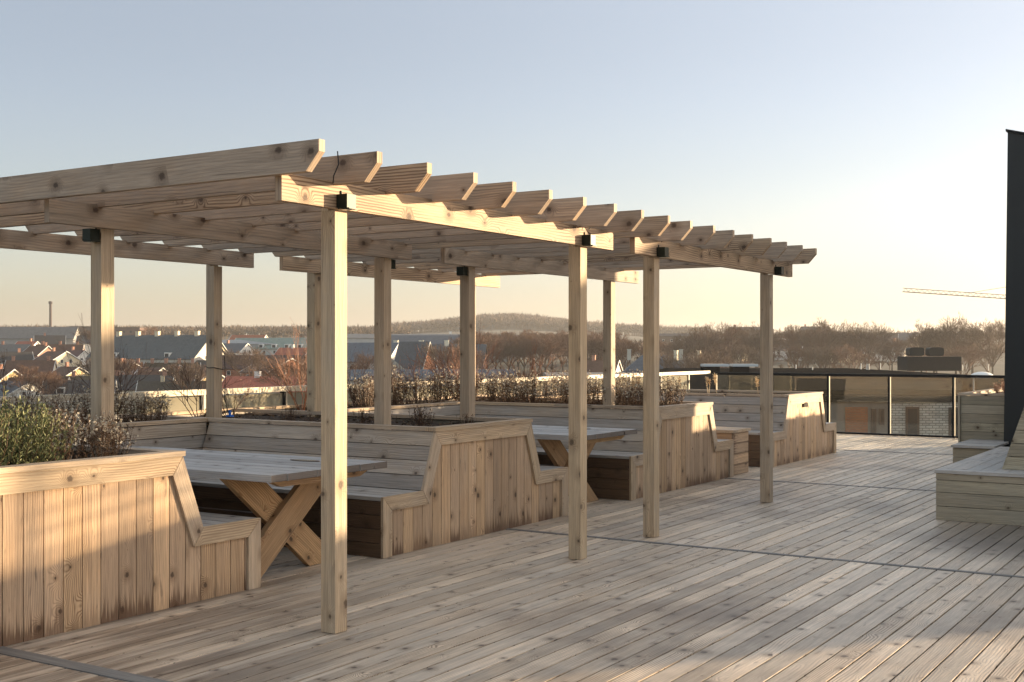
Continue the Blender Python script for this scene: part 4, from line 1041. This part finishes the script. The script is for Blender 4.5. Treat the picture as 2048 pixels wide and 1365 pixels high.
for k in range(17): tree(rnd.randrange(4), 1290+k*41+rnd.uniform(-8,8), rnd.uniform(440,520), rnd.uniform(670,684)+max(0,(1400-(1290+k*41))*.1), 'bare brown tree in the back row of the belt on the right', 'back row of the bare tree belt on the right', 1.15)
for k in range(22): tree(2+rnd.randrange(2), 930+k*15+rnd.uniform(-5,5), rnd.uniform(405,470), rnd.uniform(668,684), 'bare reddish-brown tree in the dense wood in the middle, behind the red twigs', 'trees of the middle wood', 1.2)
for k in range(14): tree(2+rnd.randrange(2), 960+k*20+rnd.uniform(-6,6), rnd.uniform(480,540), rnd.uniform(662,672), 'bare reddish-brown tree at the back of the middle wood', 'trees at the back of the middle wood', 1.2)
for u,D,v,l in ((905,340,690,'bare tree in front of the right end of the brick hall'),(925,330,700,'lower bare tree beside the slim post, right of the brick hall'),(592,262,716,'bare tree before the wide white-edged brick gable'),(497,330,700,'bare tree in front of the white warehouse'),
    (195,500,660,'bare tree on the skyline hidden by the left pergola post'),(78,760,655,'round bare tree at the foot of the thin tall chimney stack'),(300,700,655,'bare tree on the skyline above the long slate roof'),(60,300,735,'bare tree among the brown roofs at the far left'),
    (205,330,715,'bare tree between the houses at the left pergola post'),(255,330,722,'bare tree right of the left pergola post, before the slate-roofed block'),(372,300,728,'bare tree below the sunlit gable of the slate-roofed block'),(95,290,746,'bare tree above the low roof with the orange chimney'),
    (640,420,692,'bare tree hidden behind the tall front post'),(735,330,712,'bare tree behind the slim middle post'),(1385,286,705,'bare tree with speckled twigs standing before the sunlit slate wing'),(1440,290,702,'wide bare tree right of the sunlit slate wing')):
    tree(rnd.randrange(4), u, D, v, l, 'single bare trees among the roofs', 1.15)
# ---- far woods: uncountable
def wood_mass(name, label, spots, mat, seed):
    r = random.Random(seed); m = MB()
    for (x, y, z, h) in spots:
        rr = (r.random(), .5); c = Vector((x, y, z+h*.5))
        for k in range(26):
            d = Vector((r.gauss(0,1), r.gauss(0,1), abs(r.gauss(0,.9))+.1)).normalized(); b = d.cross(rv(r)).normalized()*h*.055
            s = c + rv(r, h*.14); m.tri(s-b, s+b, s+d*h*r.uniform(.4,.62), (r.random(), .5))
        m.tube([(x,y,z-2),(x,y,z+h*.5)],[.3,.2],3,rr,False)
    tag(m.build(name, mat), label, 'wood', kind='stuff')
sp = []
def add_wood(u0,u1,Da,Db,n,h0,h1,seed):
    r = random.Random(seed)
    for k in range(n):
        D = r.uniform(Da,Db); u = r.uniform(u0,u1); lat = D*(u-CX)/FPX; p = at(u,D); sp.append((p.x,p.y,terr(D,lat),r.uniform(h0,h1)))
add_wood(760,1420,1500,2050,3300,11,17,1); add_wood(1400,2300,1300,2000,900,9,13,21)
wood_mass('hill_wood','bare woodland covering the hill behind the middle of the town', sp, leafy('far_twigs',(.10,.07,.05),(.15,.11,.08),.9), 2)
sp = []; add_wood(-200,820,1150,1500,2300,8,12,3); add_wood(-200,820,900,1150,500,6,9,4)
wood_mass('ridge_wood','low bare woodland along the skyline on the left', sp, leafy('ridge_twigs',(.085,.06,.042),(.13,.095,.065),.9), 5)
sp = []; add_wood(1180,2300,600,720,300,3,6,6); add_wood(1100,2300,420,540,100,2,4,7)
wood_mass('belt_wood','bare thicket filling the gaps between the trees on the right', sp, L_CR, 8)
sp = []; add_wood(0,430,250,420,60,2,3,9); add_wood(0,900,420,800,200,3,4.5,10); add_wood(920,1260,330,400,120,3,5,12)
wood_mass('garden_thicket','brown hedges and shrubs between the town houses', sp, L_CR2, 11)
# ---- haze in the air between here and the hills
p = FW*2400
m = MB(); hz = bpy.data.meshes.new('haze')
cs = [FW*a+RT*b for a,b in ((-350,-3300),(-350,3300),(5600,3300),(5600,-3300))]
vs = [(q.x,q.y,-18.5) for q in cs]+[(q.x,q.y,76) for q in cs]
hz.from_pydata(vs,[],[(3,2,1,0),(4,5,6,7),(0,1,5,4),(1,2,6,5),(2,3,7,6),(3,0,4,7)])
ho = bpy.data.objects.new('haze', hz); COL.objects.link(ho); tag(ho, kind='stuff')
hm = bpy.data.materials.new('haze'); hm.use_nodes = True; ht = hm.node_tree; ht.nodes.remove(ht.nodes['Principled BSDF'])
pv = ht.nodes.new('ShaderNodeVolumePrincipled'); pv.inputs['Color'].default_value = (.95,.93,.90,1); pv.inputs['Density'].default_value = .00013; pv.inputs['Anisotropy'].default_value = .4
ht.links.new(pv.outputs[0], [x for x in ht.nodes if x.type=='OUTPUT_MATERIAL'][0].inputs['Volume']); hz.materials.append(hm)
